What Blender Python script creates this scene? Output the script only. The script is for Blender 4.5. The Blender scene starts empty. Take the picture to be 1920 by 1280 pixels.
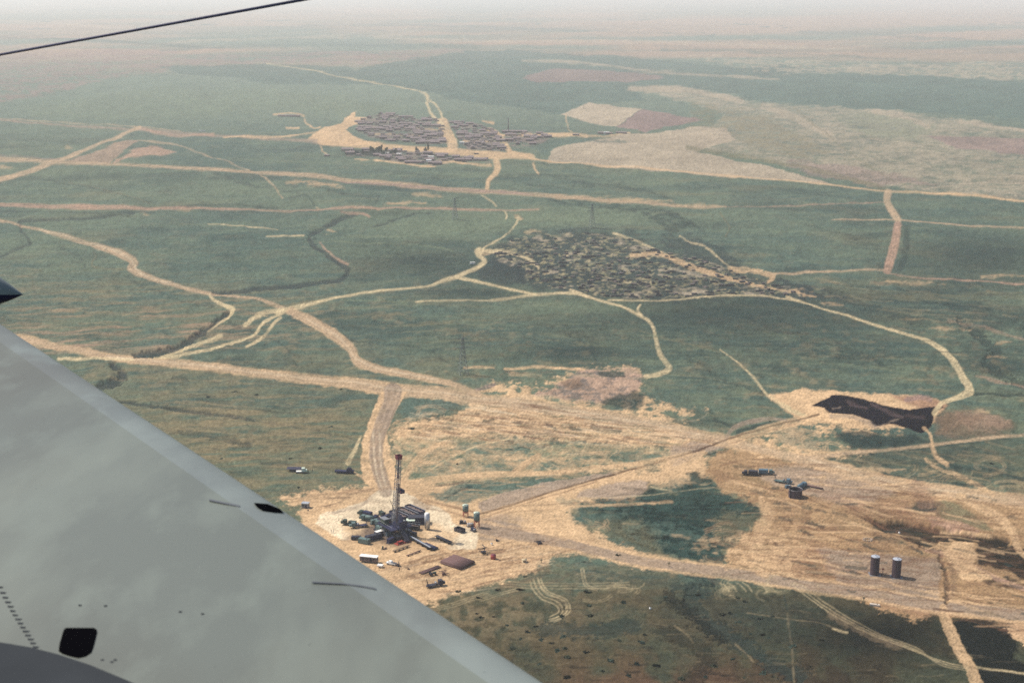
import bpy, bmesh, math, random
import numpy as np
from mathutils import Vector, Matrix

rnd = random.Random(7)
# ------------------------------------------------------------------ camera, world, sun, exposure
FPX = 2667.0            # focal length in pixels of the 1920 px wide photograph (50 mm lens)
HOR = -15.0             # the true horizon lies just above the frame
ALT = 254.0             # height of the aeroplane above the plain, metres
PITCH = math.atan((640.0 - HOR) / FPX)
CP, SP = math.cos(PITCH), math.sin(PITCH)

scene = bpy.context.scene
cd = bpy.data.cameras.new('camera')
cd.sensor_width = 36.0
cd.lens = 36.0 * FPX / 1920.0
cd.clip_start = 0.1
cd.clip_end = 200000.0
cd.dof.use_dof = True
cd.dof.focus_distance = 900.0
cd.dof.aperture_fstop = 8.0
cam = bpy.data.objects.new('camera', cd)
scene.collection.objects.link(cam)
cam.location = (0, 0, ALT)
cam.rotation_euler = (math.pi / 2 - PITCH, 0, 0)
scene.camera = cam

SUN_DIR = Vector((-0.93, 0.36, 0)).normalized() * math.cos(math.radians(52)) + Vector((0, 0, math.sin(math.radians(52))))
SUN_EL = math.radians(52)
world = bpy.data.worlds.new('World')
scene.world = world
world.use_nodes = True
wn = world.node_tree
wn.nodes.clear()
wo = wn.nodes.new('ShaderNodeOutputWorld')
bg = wn.nodes.new('ShaderNodeBackground')
sky = wn.nodes.new('ShaderNodeTexSky')
sky.sky_type = 'NISHITA'
sky.sun_disc = False
sky.sun_elevation = SUN_EL
sky.sun_rotation = math.atan2(SUN_DIR.x, SUN_DIR.y)
sky.altitude = 300
sky.air_density = 1.0
sky.dust_density = 3.0
sky.ozone_density = 1.0
bg.inputs['Strength'].default_value = 0.12
wn.links.new(sky.outputs[0], bg.inputs[0])
wn.links.new(bg.outputs[0], wo.inputs[0])

sl = bpy.data.lights.new('sun', 'SUN')
sl.energy = 4.0
sl.angle = math.radians(0.53)
sl.color = (1.0, 0.93, 0.82)
sun = bpy.data.objects.new('sun', sl)
scene.collection.objects.link(sun)
sun.rotation_euler = (-SUN_DIR).to_track_quat('-Z', 'Y').to_euler()

scene.view_settings.view_transform = 'Standard'
scene.view_settings.look = 'None'
scene.view_settings.exposure = 0.26
scene.view_settings.gamma = 1.0
scene.view_settings.use_curve_mapping = False
scene.render.engine = 'CYCLES'
scene.cycles.use_denoising = False
scene.cycles.filter_width = 1.6
scene.cycles.max_bounces = 5
scene.cycles.diffuse_bounces = 2
scene.cycles.glossy_bounces = 2
scene.cycles.volume_bounces = 1
scene.cycles.transparent_max_bounces = 6

# ------------------------------------------------------------------ survey helpers
def bearing(px, py):
    """direction in the world of a sighting on the photograph"""
    x = (px - 960.0) / FPX
    y = -(py - 640.0) / FPX
    return Vector((x, CP + y * SP, -SP + y * CP))

def sight(px, py, z):
    """where that sighting meets the level z"""
    d = bearing(px, py)
    t = (z - ALT) / d.z
    return Vector((d.x * t, d.y * t, z))

def srgb(c):
    out = []
    for v in c:
        v = v / 255.0
        out.append(v / 12.92 if v <= 0.04045 else ((v + 0.055) / 1.055) ** 2.4)
    return np.array(out, dtype=np.float32)

KALB = 0.62
def alb(c):
    return srgb(c) * KALB

# soil and vegetation tones, the far greens paled as if by haze
C = {k: alb(v) for k, v in dict(
    sand2=(180, 146, 108), sand=(224, 188, 145), cream=(240, 220, 186), grey=(168, 148, 128), road=(204, 175, 141), pale=(226, 204, 160),
    green=(86, 107, 96), dgreen=(42, 60, 58), lgreen=(120, 133, 107), olive=(126, 120, 92), hazed_green=(92, 114, 104), hazed_light=(128, 144, 128), brown=(128, 104, 84),
    mauve=(152, 126, 120), tan=(184, 168, 144), black=(14, 10, 26), rust=(150, 112, 92), deep=(22, 50, 48),
    scrub=(22, 28, 27), pink=(190, 154, 130), gull=(48, 60, 62), dry=(134, 116, 92), rut=(128, 94, 72),
    teal=(68, 94, 86), dry2=(68, 66, 48), dry4=(92, 82, 60), rust2=(118, 86, 68), dry3=(158, 140, 108)).items()}

# ------------------------------------------------------------------ the plain: a sheet that gets finer towards the eye
def spread(a, b, n, p):
    return [a + (b - a) * (i / n) ** p for i in range(1, n + 1)]
us = list(reversed(spread(-45, -9000, 26, 2.4))) + list(np.arange(-45, 1966, 1.875)) + spread(1966, 10900, 26, 2.4)
vs = [-8, -6, -4, -2] + list(np.arange(-0.8, 1300, 1.55)) + spread(1300, 7500, 30, 2.2)
us = np.array(us, dtype=np.float64); vs = np.array(vs, dtype=np.float64)
NU, NV = len(us), len(vs)
U, V = np.meshgrid(us, vs)
U = U.astype(np.float32); V = V.astype(np.float32)
yy = -(vs - 640.0) / FPX
ty = ALT / (SP - yy * CP)
GY = (CP + yy * SP) * ty
GX = np.outer(ty, (us - 960.0) / FPX)
GYY = np.repeat(GY[:, None], NU, axis=1)
DIST = np.sqrt(GX ** 2 + GYY ** 2 + ALT ** 2)
TH = np.arctan2(GX, GYY) * FPX           # conformal chart of the plain: bearing and log distance
LR = np.log(np.sqrt(GX ** 2 + GYY ** 2)) * FPX

def _hash(ix, iy, seed):
    h = (ix.astype(np.int64) * 374761393 + iy.astype(np.int64) * 668265263 + seed * 974711) & 0xFFFFFFFF
    h = ((h ^ (h >> 13)) * 1274126177) & 0xFFFFFFFF
    h = h ^ (h >> 16)
    return (h & 0xFFFF).astype(np.float32) / 32767.5 - 1.0

def vnoise(x, y, seed):
    ix = np.floor(x); iy = np.floor(y)
    fx = (x - ix).astype(np.float32); fy = (y - iy).astype(np.float32)
    fx = fx * fx * (3 - 2 * fx); fy = fy * fy * (3 - 2 * fy)
    a = _hash(ix, iy, seed); b = _hash(ix + 1, iy, seed)
    c = _hash(ix, iy + 1, seed); d = _hash(ix + 1, iy + 1, seed)
    return (a + (b - a) * fx) * (1 - fy) + (c + (d - c) * fx) * fy

def fbm(lx, ly, seed, octv=3, x=None, y=None):
    x = TH if x is None else x; y = LR if y is None else y
    s = 0; a = 1.0; t = 0
    for k in range(octv):
        s = s + a * vnoise(x / lx * 2 ** k + 17.3 * k, y / ly * 2 ** k + 5.1 * k, seed + k)
        t += a; a *= 0.55
    return s / t * 1.5

N_fine = fbm(5, 8, 1, 2)
N_small = fbm(14, 24, 11, 3)
N_mid = fbm(60, 110, 21, 4)
N_big = fbm(260, 380, 31, 3)
N_streak = fbm(90, 45, 41, 4)          # long low swells running across the view
N_wx = fbm(22, 40, 51, 3)
N_wy = fbm(22, 40, 61, 3)
N_st2 = fbm(75, 20, 101, 4)             # drawn out streaks of drier grass
N_st3 = fbm(26, 9, 111, 3)
N_al = fbm(46, 70, 131, 3)
N_grain = np.random.RandomState(4).normal(0, 1, U.shape).astype(np.float32).clip(-2.2, 2.2)   # tussock and stone, no two alike
N_rag = (0.6 * N_small + 0.5 * fbm(6, 12, 121, 2) + 0.35 * N_st3 + 0.14 * N_grain).astype(np.float32)

COL = np.zeros((NV, NU, 3), dtype=np.float32)
IDS = np.zeros((NV, NU), dtype=np.int16)
GZ = np.zeros((NV, NU), dtype=np.float32)
LAND = {0: ('ground', None)}

def sstep(x):
    x = np.clip(x, 0, 1)
    return x * x * (3 - 2 * x)

def blend(sl, m, c):
    if m.ndim == 2: m = m[..., None]
    COL[sl] = COL[sl] * (1 - m) + c * m

# base tones by region, smooth mixtures only
def glow(cx, cy, rx, ry):
    return np.exp(-(((U - cx) / rx) ** 2 + ((V - cy) / ry) ** 2))
COL[:] = C['green']
allsl = (slice(None), slice(None))
def tone(m, c): blend(allsl, np.clip(m, 0, 1), c)
near = sstep((V - 380) / 300)
tone(sstep(0.5 + 0.8 * N_mid) * 0.35, C['teal'])
tone(sstep(N_streak * 0.9 + 0.35) * 0.4, C['lgreen'])
tone((0.35 + 0.65 * near) * sstep(0.15 + 0.9 * N_st2 + 0.3 * N_st3) * 0.45, C['lgreen'])
low = sstep((V - 600) / 300)
tone(sstep(0.35 + 1.1 * N_big) * 0.4 * sstep((V - 180) / 120), C['lgreen'])
tone(sstep(-0.1 + 1.2 * fbm(130, 120, 141, 4)) * 0.45 * sstep((V - 180) / 120), C['dgreen'])
tone(sstep(-0.15 + 1.1 * fbm(150, 90, 151, 4)) * 0.4 * sstep((V - 250) / 120), C['olive'])
tone(low * sstep(0.45 + 0.8 * N_st2 + .3 * N_mid) * 0.45, C['olive'])
tone((.25 + .75 * near) * sstep(0.1 + 0.9 * N_small + .5 * N_mid + .25 * N_fine) * 0.35, C['dgreen'])
tone((.25 + .75 * near) * sstep(-0.1 + 0.9 * fbm(18, 22, 161, 3) + .5 * N_mid) * 0.45, C['dry3'])
bot = sstep((V - 1075 + 0.02 * (U - 1100)) / 60) * sstep((U - 560 + 90 * N_mid) / 320)
tone(bot * 0.75, C['dry2'])
tone(bot * sstep(0.45 + 1.0 * N_mid + .5 * N_st2) * 0.6, C['dry4'])
tone(bot * sstep(0.1 + 1.1 * N_small + .4 * N_mid) * 0.35, C['scrub'])
tone(np.clip(glow(1150, 1260, 420, 110) * 1.3, 0, 1) * sstep(0.55 + 0.9 * N_mid) * 0.6, C['dry4'])
tone(np.clip(glow(1320, 1300, 300, 60) * 1.3, 0, 1) * sstep(0.5 + 0.9 * N_mid) * 0.6, C['rust2'])
tone(glow(900, 1150, 260, 60) * 0.5 * sstep(0.5 + N_small), C['dry3'])
tone(glow(240, 600, 340, 75) * 0.9 * sstep(0.4 + 1.0 * N_st2), C['olive'])
tone(glow(260, 610, 300, 45) * 0.6 * sstep(0.1 + 1.1 * N_st2), C['pink'])
tone(glow(120, 645, 260, 16) * 0.7 * sstep(0.4 + 1.1 * N_st2), C['pink'])
tone(glow(470, 830, 330, 120) * 0.95 * sstep(0.65 + 0.7 * N_st2), C['olive'])
tone(glow(480, 830, 280, 90) * 0.6 * sstep(0.25 + 1.1 * N_st2), C['dry3'])
tone(glow(480, 830, 300, 100) * 0.45 * sstep(0.0 + 1.1 * N_st3 + .6 * N_streak), C['dgreen'])
tone(glow(850, 620, 260, 70) * 0.5 * sstep(0.2 + 1.1 * N_st2), C['olive'])
tone(glow(1700, 560, 300, 40) * 0.6 * sstep(0.5 + N_streak), C['olive'])
tone(glow(1850, 480, 170, 45) * 0.8, C['dgreen'])
tone(glow(1350, 580, 300, 42) * 0.75, C['dgreen'])
tone(glow(1400, 610, 420, 60) * 0.35, C['dgreen'])
tone(glow(790, 490, 130, 28) * 0.8, C['dgreen'])
tone(glow(960, 510, 90, 25) * 0.8, C['dgreen'])
tone(glow(880, 550, 100, 12) * 0.7, C['dgreen'])
tone(glow(1050, 660, 180, 18) * 0.55, C['dgreen'])
tone(glow(1500, 660, 200, 30) * 0.3, C['dgreen'])
tone(glow(470, 470, 170, 40) * 0.4, C['teal'])
tone(glow(1100, 410, 240, 22) * 0.5, C['lgreen'])
tone(glow(800, 425, 140, 26) * 0.45, C['lgreen'])
tone(glow(1060, 575, 160, 12) * 0.6, C['lgreen'])
tone(glow(600, 190, 520, 40) * 0.5, C['lgreen'])
tone(glow(1650, 1190, 170, 55) * 0.95, C['scrub'])
tone(glow(1560, 1270, 260, 45) * 0.6 * sstep(0.6 + N_mid), C['scrub'])
tone(glow(1400, 1150, 150, 45) * 0.4, C['dgreen'])
tone(glow(1880, 620, 120, 60) * 0.6 * sstep(0.55 + 1.2 * N_mid), C['dgreen'])
tone(glow(1780, 850, 200, 50) * 0.5, C['dgreen'])
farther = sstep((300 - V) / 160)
tone(farther * 0.75, C['hazed_light'])  # haze painted into the far ground by paling its colour
tone(farther * sstep(-0.1 + 1.2 * N_streak) * .5, C['hazed_green'])
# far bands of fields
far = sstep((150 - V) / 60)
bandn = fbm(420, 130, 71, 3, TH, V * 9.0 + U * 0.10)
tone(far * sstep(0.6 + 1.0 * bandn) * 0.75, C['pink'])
tone(far * sstep(-0.25 + 1.3 * fbm(330, 90, 75, 3, TH, V * 9.0 - U * 0.06)) * 0.5, C['hazed_green'])

def dense(pts, step=9.0):
    P = [np.array(p, dtype=float) for p in pts]
    if len(P) == 2:
        return [P[0] + (P[1] - P[0]) * t for t in np.linspace(0, 1, 5)]
    P = [2 * P[0] - P[1]] + P + [2 * P[-1] - P[-2]]
    out = []
    for i in range(1, len(P) - 2):
        a, b, c, d = P[i - 1], P[i], P[i + 1], P[i + 2]
        n = max(2, int(np.hypot(*(c - b)[:2]) / step))
        for k in range(n):
            t = k / n
            out.append(0.5 * ((2 * b) + (-a + c) * t + (2 * a - 5 * b + 4 * c - d) * t * t + (-a + 3 * b - 3 * c + d) * t ** 3))
    out.append(P[-2])
    return out

def window(x0, x1, y0, y1):
    i0 = max(0, np.searchsorted(vs, y0) - 1); i1 = min(NV, np.searchsorted(vs, y1) + 1)
    j0 = max(0, np.searchsorted(us, x0) - 1); j1 = min(NU, np.searchsorted(us, x1) + 1)
    return slice(i0, i1), slice(j0, j1)

NEXT = [1]
NAMES = {}
def newid(name, label):
    i = NEXT[0]; NEXT[0] += 1
    LAND[i] = (name, label)
    return i

def stroke(pts, c, a=1.0, soft=1.6, warp=2.0, rag=0.0, ruts=0.0, var=0.12, name=None, label=None, w=None, lift=0.0, smooth=True, nruts=9.0):
    """a strip of worn or bare ground along a surveyed line: points (x, y, width)"""
    c = C[c] if isinstance(c, str) else np.array(c, np.float32)
    if w is not None: pts = [(p[0], p[1], w) for p in pts]
    Q = dense(pts) if smooth else [np.array(p, float) for p in pts]
    mw = max(q[2] for q in Q) / 2 + warp + soft + abs(rag) * 1.6 + 3
    xs = [q[0] for q in Q]; ys = [q[1] for q in Q]
    sl = window(min(xs) - mw, max(xs) + mw, min(ys) - mw, max(ys) + mw)
    i0, j0 = sl[0].start, sl[1].start
    sh = (sl[0].stop - i0, sl[1].stop - j0)
    if sh[0] <= 0 or sh[1] <= 0: return
    SD = np.full(sh, 1e3, np.float32); RR = np.full(sh, 9.0, np.float32); SC = np.full(sh, 1e3, np.float32)
    for q0, q1 in zip(Q[:-1], Q[1:]):
        s2 = window(min(q0[0], q1[0]) - mw, max(q0[0], q1[0]) + mw, min(q0[1], q1[1]) - mw, max(q0[1], q1[1]) + mw)
        if s2[0].stop <= s2[0].start or s2[1].stop <= s2[1].start: continue
        for warped in ((1, 0) if (name and (warp or rag)) else (1,)):
            x = U[s2] + (warp * N_wx[s2] if warped else 0); y = V[s2] + (warp * 0.6 * N_wy[s2] if warped else 0)
            dx, dy = q1[0] - q0[0], q1[1] - q0[1]
            L2 = dx * dx + dy * dy + 1e-9
            t = np.clip(((x - q0[0]) * dx + (y - q0[1]) * dy) / L2, 0, 1)
            d = np.sqrt((x - q0[0] - t * dx) ** 2 + (y - q0[1] - t * dy) ** 2)
            hw = (q0[2] + (q1[2] - q0[2]) * t) / 2
            l2 = (slice(s2[0].start - i0, s2[0].stop - i0), slice(s2[1].start - j0, s2[1].stop - j0))
            sd = d - hw
            if warped:
                better = sd < SD[l2]
                SD[l2] = np.where(better, sd, SD[l2])
                side = np.sign((x - q0[0]) * dy - (y - q0[1]) * dx)
                RR[l2] = np.where(better, side * d / np.maximum(hw, .3), RR[l2])
            else:
                SC[l2] = np.minimum(SC[l2], sd)
    if rag: SD = SD + rag * N_rag[sl]
    m = sstep(0.5 - SD / (soft + 1.0)) * np.clip(0.86 + 0.42 * N_al[sl] * (0.35 if name and mw > 12 else 1.0) + 0.16 * N_rag[sl], 0, 1)
    cc = c * (1 + var * (0.45 * N_grain[sl] + 0.3 * N_st3[sl] + .5 * N_small[sl]))[..., None]
    if ruts:
        cc = cc * (1 - ruts * (0.5 + 0.5 * np.sin(RR * nruts + N_mid[sl] * 2)))[..., None]
    blend(sl, m * a, cc)
    if lift: GZ[sl] += m * lift
    if name:
        I = newid(name, label)
        SCm = SC if (warp or rag) else SD
        sub = IDS[sl]
        sub[SCm < 0.4] = I

def patch(poly, c, a=1.0, soft=3.0, warp=5.0, rag=0.0, var=0.12, name=None, label=None, grain=0.0, lift=0.0, mixn=None):
    """a field or bare patch inside a surveyed outline"""
    c = C[c] if isinstance(c, str) else np.array(c, np.float32)
    if rag and min(p[1] for p in poly) > 680 and soft > 2.6: soft *= 2.0; rag *= 1.35
    xs = [p[0] for p in poly]; ys = [p[1] for p in poly]
    mw = soft + warp + abs(rag) * 1.6 + 4
    sl = window(min(xs) - mw, max(xs) + mw, min(ys) - mw, max(ys) + mw)
    res = []
    for wv in (warp, 0):
        x = U[sl] + wv * N_wx[sl]; y = V[sl] + 0.5 * wv * N_wy[sl]
        ins = np.zeros(x.shape, bool); dm = np.full(x.shape, 1e6, np.float32)
        n = len(poly)
        for i in range(n):
            x0, y0 = poly[i]; x1, y1 = poly[(i + 1) % n]
            dx, dy = x1 - x0, y1 - y0
            t = np.clip(((x - x0) * dx + (y - y0) * dy) / (dx * dx + dy * dy + 1e-9), 0, 1)
            dm = np.minimum(dm, (x - x0 - t * dx) ** 2 + (y - y0 - t * dy) ** 2)
            cr = ((y0 > y) != (y1 > y)) & (x < (x1 - x0) * (y - y0) / (y1 - y0 + 1e-9) + x0)
            ins ^= cr
        res.append(np.where(ins, 1, -1) * np.sqrt(dm))
        if not name: break
    sd = res[0]
    if rag: sd = sd + rag * N_rag[sl] + rag * 0.6 * N_mid[sl]
    m = sstep(0.5 + sd / soft)
    if grain: m = m * sstep(0.5 + (0.5 * N_rag[sl] + 0.8 * N_small[sl] + 0.4 * N_st2[sl] + .4 * N_mid[sl]) * grain + 0.2)
    if mixn is not None: m = m * mixn[sl]
    cc = c * (1 + var * (0.45 * N_grain[sl] + 0.3 * N_st3[sl] + .5 * N_small[sl] + 0.8 * N_mid[sl]))[..., None]
    blend(sl, m * a, cc)
    if lift: GZ[sl] += m * lift
    if name:
        I = newid(name, label)
        IDS[sl][res[1] > 0] = I
# ------------------------------------------------------------------ far fields
patch([(690,125),(870,96),(960,94),(1200,108),(1380,128),(1450,120),(1600,138),(1920,150),(2200,170),(2200,245),(1940,226),(1640,205),(1440,193),(1330,168),(1190,165),(1210,190),(1110,193),(1050,215),(960,200),(830,182),(790,170),(740,160),(640,143)], 'hazed_green', 0.9, 2.5, 5, name='crop_field', label='broad dark green field crossing the plain beyond the town')
patch([(290,124),(490,119),(650,125),(720,160),(600,159),(490,156),(440,144),(340,140)], 'hazed_green', 0.85, 2, 3, name='crop_field', label='dark green field north of the town')
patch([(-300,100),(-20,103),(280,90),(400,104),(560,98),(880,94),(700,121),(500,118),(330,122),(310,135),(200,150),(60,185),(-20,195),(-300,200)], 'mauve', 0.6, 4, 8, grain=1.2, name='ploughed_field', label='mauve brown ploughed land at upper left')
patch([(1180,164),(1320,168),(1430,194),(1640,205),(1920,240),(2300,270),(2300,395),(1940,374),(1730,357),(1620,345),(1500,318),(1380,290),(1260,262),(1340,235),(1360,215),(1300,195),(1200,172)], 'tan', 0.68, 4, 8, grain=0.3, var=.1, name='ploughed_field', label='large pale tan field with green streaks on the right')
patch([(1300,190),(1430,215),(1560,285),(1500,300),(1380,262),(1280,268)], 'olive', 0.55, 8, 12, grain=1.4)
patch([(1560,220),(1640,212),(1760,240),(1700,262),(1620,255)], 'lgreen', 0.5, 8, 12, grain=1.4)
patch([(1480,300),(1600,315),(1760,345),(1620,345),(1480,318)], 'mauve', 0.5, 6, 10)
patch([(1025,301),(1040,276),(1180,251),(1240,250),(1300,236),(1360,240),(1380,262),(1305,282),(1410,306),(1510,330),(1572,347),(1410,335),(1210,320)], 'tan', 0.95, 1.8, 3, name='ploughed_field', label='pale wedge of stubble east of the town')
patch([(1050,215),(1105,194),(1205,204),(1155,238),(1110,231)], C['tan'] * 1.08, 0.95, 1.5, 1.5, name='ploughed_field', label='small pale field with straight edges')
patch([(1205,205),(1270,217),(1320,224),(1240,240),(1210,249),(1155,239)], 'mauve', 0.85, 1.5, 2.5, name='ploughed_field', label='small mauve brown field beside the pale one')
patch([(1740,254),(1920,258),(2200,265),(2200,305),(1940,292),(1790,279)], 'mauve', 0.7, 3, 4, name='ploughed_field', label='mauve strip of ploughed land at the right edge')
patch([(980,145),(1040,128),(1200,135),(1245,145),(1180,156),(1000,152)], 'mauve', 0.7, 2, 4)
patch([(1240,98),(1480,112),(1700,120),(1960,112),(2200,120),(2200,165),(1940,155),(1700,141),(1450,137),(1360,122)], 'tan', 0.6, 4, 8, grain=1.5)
for pts, w, c in (([(980,115),(1100,119),(1230,134),(1460,150)], 4, 'tan'), ([(-60,37),(150,47),(330,62)], 3, 'tan'),
                  ([(290,84),(330,80),(500,72),(740,66),(780,56)], 3, 'tan'), ([(-60,12),(110,8)], 3, 'tan'),
                  ([(700,70),(960,78),(1240,80),(1600,92)], 5, 'tan'), ([(1240,92),(1380,96),(1540,104),(1700,112)], 3, 'hazed_green'),
                  ([(1500,60),(1700,70),(1960,85)], 4, 'hazed_green'), ([(300,95),(560,84),(900,88)], 6, 'hazed_green'),
                  ([(500,52),(760,48),(1100,58)], 5, 'hazed_green'), ([(0,70),(240,80),(420,92)], 5, 'teal'),
                  ([(1180,166),(1300,170),(1390,190)], 9, 'tan'), ([(1430,198),(1500,225),(1560,258)], 12, 'tan'),
                  ([(1640,210),(1700,222),(1740,238)], 10, 'tan'), ([(1800,228),(1960,250)], 7, 'tan'),
                  ([(1290,275),(1420,298),(1560,326),(1660,352)], 8, 'olive'), ([(1490,205),(1560,260),(1640,318),(1700,348)], 2, 'olive')):
    stroke(pts, c, 0.75, 3, 3, w=w)
stroke([(1730,354),(1800,345),(1960,342)], 'tan', .8, 1.5, 1, w=2)
patch([(50,200),(300,165),(560,170),(760,205),(720,225),(520,205),(260,228),(60,222)], 'lgreen', .35, 15, 10)
patch([(215,300),(250,280),(290,272),(330,285),(300,292),(240,296),(215,306)], 'pink', .8, 4, 4)
patch([(120,303),(200,278),(235,262),(260,262),(215,296),(205,308)], 'pink', .6, 4, 3)
# gullies and ditches, dark with rank growth
def gully(pts, w, a=.85, depth=-1.0, c='gull', name='gully', label=None, rag=1.5):
    stroke(pts, c, a, 2.2, 2.5, rag=rag, w=None if len(pts[0]) == 3 else w, lift=depth, name=name, label=label)
gully([(665,400),(640,410),(620,422),(600,432),(582,442),(585,457),(605,472),(620,482),(640,495),(652,505),(642,522),(600,530),(555,535),(480,542),(400,549)], 8, label='winding dark gully in the middle distance')
gully([(700,423),(712,421),(742,411),(780,402),(830,397)], 3, .7)
gully([(-30,492),(0,482),(20,470),(50,460),(60,452),(44,436),(37,415),(75,412),(175,406),(250,400)], 5, .7)
gully([(430,589),(400,610),(370,630),(340,648),(300,660),(255,666)], 12, .9, -2, label='dark eroded gully beside the pale tracks', rag=4)
gully([(212,684),(232,699),(222,712),(190,722)], 13, .9, -2, rag=4)
gully([(225,752),(290,761),(350,770),(425,778),(475,788)], 6, .85, -1.2, rag=2)
gully([(475,788),(575,803),(660,822)], 2, .6, -.5)
stroke([(320,388),(430,382),(520,391)], 'dgreen', .7, 2, 2, w=4)
stroke([(540,372),(575,366),(590,385)], 'dgreen', .6, 2, 2, w=3)
stroke([(690,372),(712,368),(705,378)], 'dgreen', .6, 2, 2, w=3)
stroke([(950,335),(1010,328),(1110,330)], 'dgreen', .5, 3, 2, w=5)
stroke([(1000,305),(1040,318),(1110,340),(1190,350)], 'lgreen', .5, 3, 2, w=3)
patch([(1010,372),(1120,378),(1260,395),(1300,420),(1260,440),(1200,400),(1060,385)], 'dgreen', .6, 6, 6, grain=1)
gully([(1560,545),(1620,570),(1680,590),(1740,606)], 12, .55, -.6, 'dgreen', rag=6)
gully([(1800,600),(1850,640),(1875,655),(1848,680),(1880,702),(1950,730)], 14, .7, -1, 'dgreen', rag=7, label='dark scrubby gully at the right edge')
gully([(1815,737),(1870,737),(1990,745)], 5, .85, -.8, 'dgreen')
gully([(1325,1110),(1300,1120),(1310,1150),(1345,1180),(1385,1200),(1440,1240),(1500,1265)], 30, .7, -.5, 'dgreen', rag=14)
gully([(1255,1115),(1280,1140),(1320,1170),(1350,1195)], 22, .7, -.5, 'scrub', rag=10)
gully([(1250,1185),(1290,1200),(1330,1235),(1290,1280)], 34, .6, 0, 'scrub', rag=16)
gully([(1020,1175),(1100,1182),(1190,1175)], 26, .65, 0, 'dgreen', rag=10)
gully([(1265,1100),(1340,1085),(1290,1075)], 12, .7, 0, 'dgreen', rag=6)
gully([(340,812),(400,820),(470,836)], 10, .55, -.4, 'dgreen', rag=5)
gully([(580,700),(660,730),(610,760)], 14, .4, 0, 'dgreen', rag=5)
gully([(430,668),(500,690),(560,700)], 6, .4, 0, 'dgreen', rag=5)
# ------------------------------------------------------------------ sandy ground round the well
patch([(560,952),(520,936),(600,918),(700,906),(760,900),(830,905),(900,935),(1010,915),(1120,895),(1230,880),(1330,845),(1330,895),(1280,910),(1215,915),(1200,935),(1100,945),(1050,960),(1100,985),(1140,1010),(1250,1046),(1350,1060),(1350,1075),(1200,1062),(1100,1040),(1040,1045),(1000,1068),(940,1088),(860,1112),(820,1128),(780,1140),(650,1080),(560,1000)], 'sand', .93, 5, 8, rag=5, grain=.0, name='bare_ground', label='trampled sandy ground round the drilling site')
patch([(735,812),(760,795),(810,785),(870,765),(885,748),(960,750),(1100,774),(1200,792),(1300,812),(1335,828),(1340,840),(1270,850),(1240,838),(1100,826),(1000,822),(900,818),(800,824),(745,824)], C['sand'] * 1.04, .95, 5, 6, rag=7, name='bare_ground', label='pale churned sand between the road and the well')
patch([(740,824),(900,818),(1240,838),(1310,852),(1180,874),(1000,888),(800,900),(745,905)], 'sand', .8, 6, 6, rag=10, grain=1.6)
patch([(880,738),(905,722),(960,715),(1010,728),(1060,708),(1090,694),(1200,694),(1206,712),(1196,742),(1260,765),(1330,768),(1290,790),(1120,778),(950,752)], 'sand', .85, 5, 6, rag=6, grain=1.3)
patch([(1090,695),(1196,695),(1206,712),(1194,735),(1170,746),(1120,756),(1050,748),(1000,738),(1060,716)], 'mauve', .6, 5, 6, rag=4)
patch([(1128,752),(1150,741),(1185,738),(1208,742),(1205,758),(1190,766),(1150,766)], 'dgreen', .85, 4, 5, rag=3)
patch([(1120,697),(1170,697),(1173,708),(1124,708)], 'dgreen', .8, 2, 1)
patch([(1055,716),(1085,712),(1105,722),(1080,728),(1060,724)], 'brown', .7, 4, 4, rag=3)
stroke([(948,690),(1000,688),(1050,691),(1095,693)], 'sand', .9, 2, 2, rag=1, w=5)
stroke([(948,696),(1000,698),(1040,699)], 'brown', .5, 2, 2, rag=1, w=3)
stroke([(870,690),(905,688),(925,690)], 'sand', .7, 2, 2, rag=1.5, w=5)
stroke([(880,737),(900,728),(925,722)], 'mauve', .8, 2.5, 2, rag=2, w=7)
# ground of the right hand site
patch([(1330,862),(1345,848),(1390,836),(1500,866),(1700,910),(1920,945),(2100,975),(2100,1240),(1940,1210),(1900,1190),(1850,1165),(1800,1160),(1740,1150),(1715,1157),(1690,1149),(1655,1141),(1620,1120),(1500,1097),(1430,1082),(1370,1068),(1358,1052),(1390,1000),(1425,975),(1428,955),(1400,938),(1345,912),(1315,885)], 'sand2', .93, 5, 7, rag=6, var=.14, name='bare_ground', label='wide sandy ground cut by wheel tracks on the right')
patch([(1390,838),(1440,812),(1500,788),(1556,780),(1600,802),(1660,806),(1700,800),(1690,818),(1560,812),(1545,840),(1640,846),(1560,856),(1490,864)], 'sand', .9, 5, 5, rag=6, grain=1.8)
patch([(1440,742),(1500,731),(1560,734),(1640,738),(1720,742),(1775,752),(1770,768),(1740,800),(1680,803),(1600,804),(1545,790),(1500,790),(1470,768)], C['sand'], .95, 3, 4, rag=2, name='bare_ground', label='pale sandy apron round the dark pit')
patch([(1670,741),(1730,744),(1778,753),(1770,768),(1730,768),(1700,756)], 'rust', .75, 5, 4, rag=2)
patch([(1745,790),(1765,772),(1810,764),(1870,775),(1906,796),(1900,810),(1850,816),(1790,822),(1755,815)], 'brown', .6, 8, 5, rag=4)
patch([(1790,772),(1840,770),(1890,786),(1895,800),(1830,806),(1800,795)], 'pink', .4, 8, 5, rag=4)
stroke([(1700,750),(1725,744),(1745,750)], 'mauve', .7, 3, 3, w=10)
patch([(1740,780),(1790,772),(1840,783),(1820,800),(1770,812)], 'brown', .6, 8, 6, rag=5)
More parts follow.
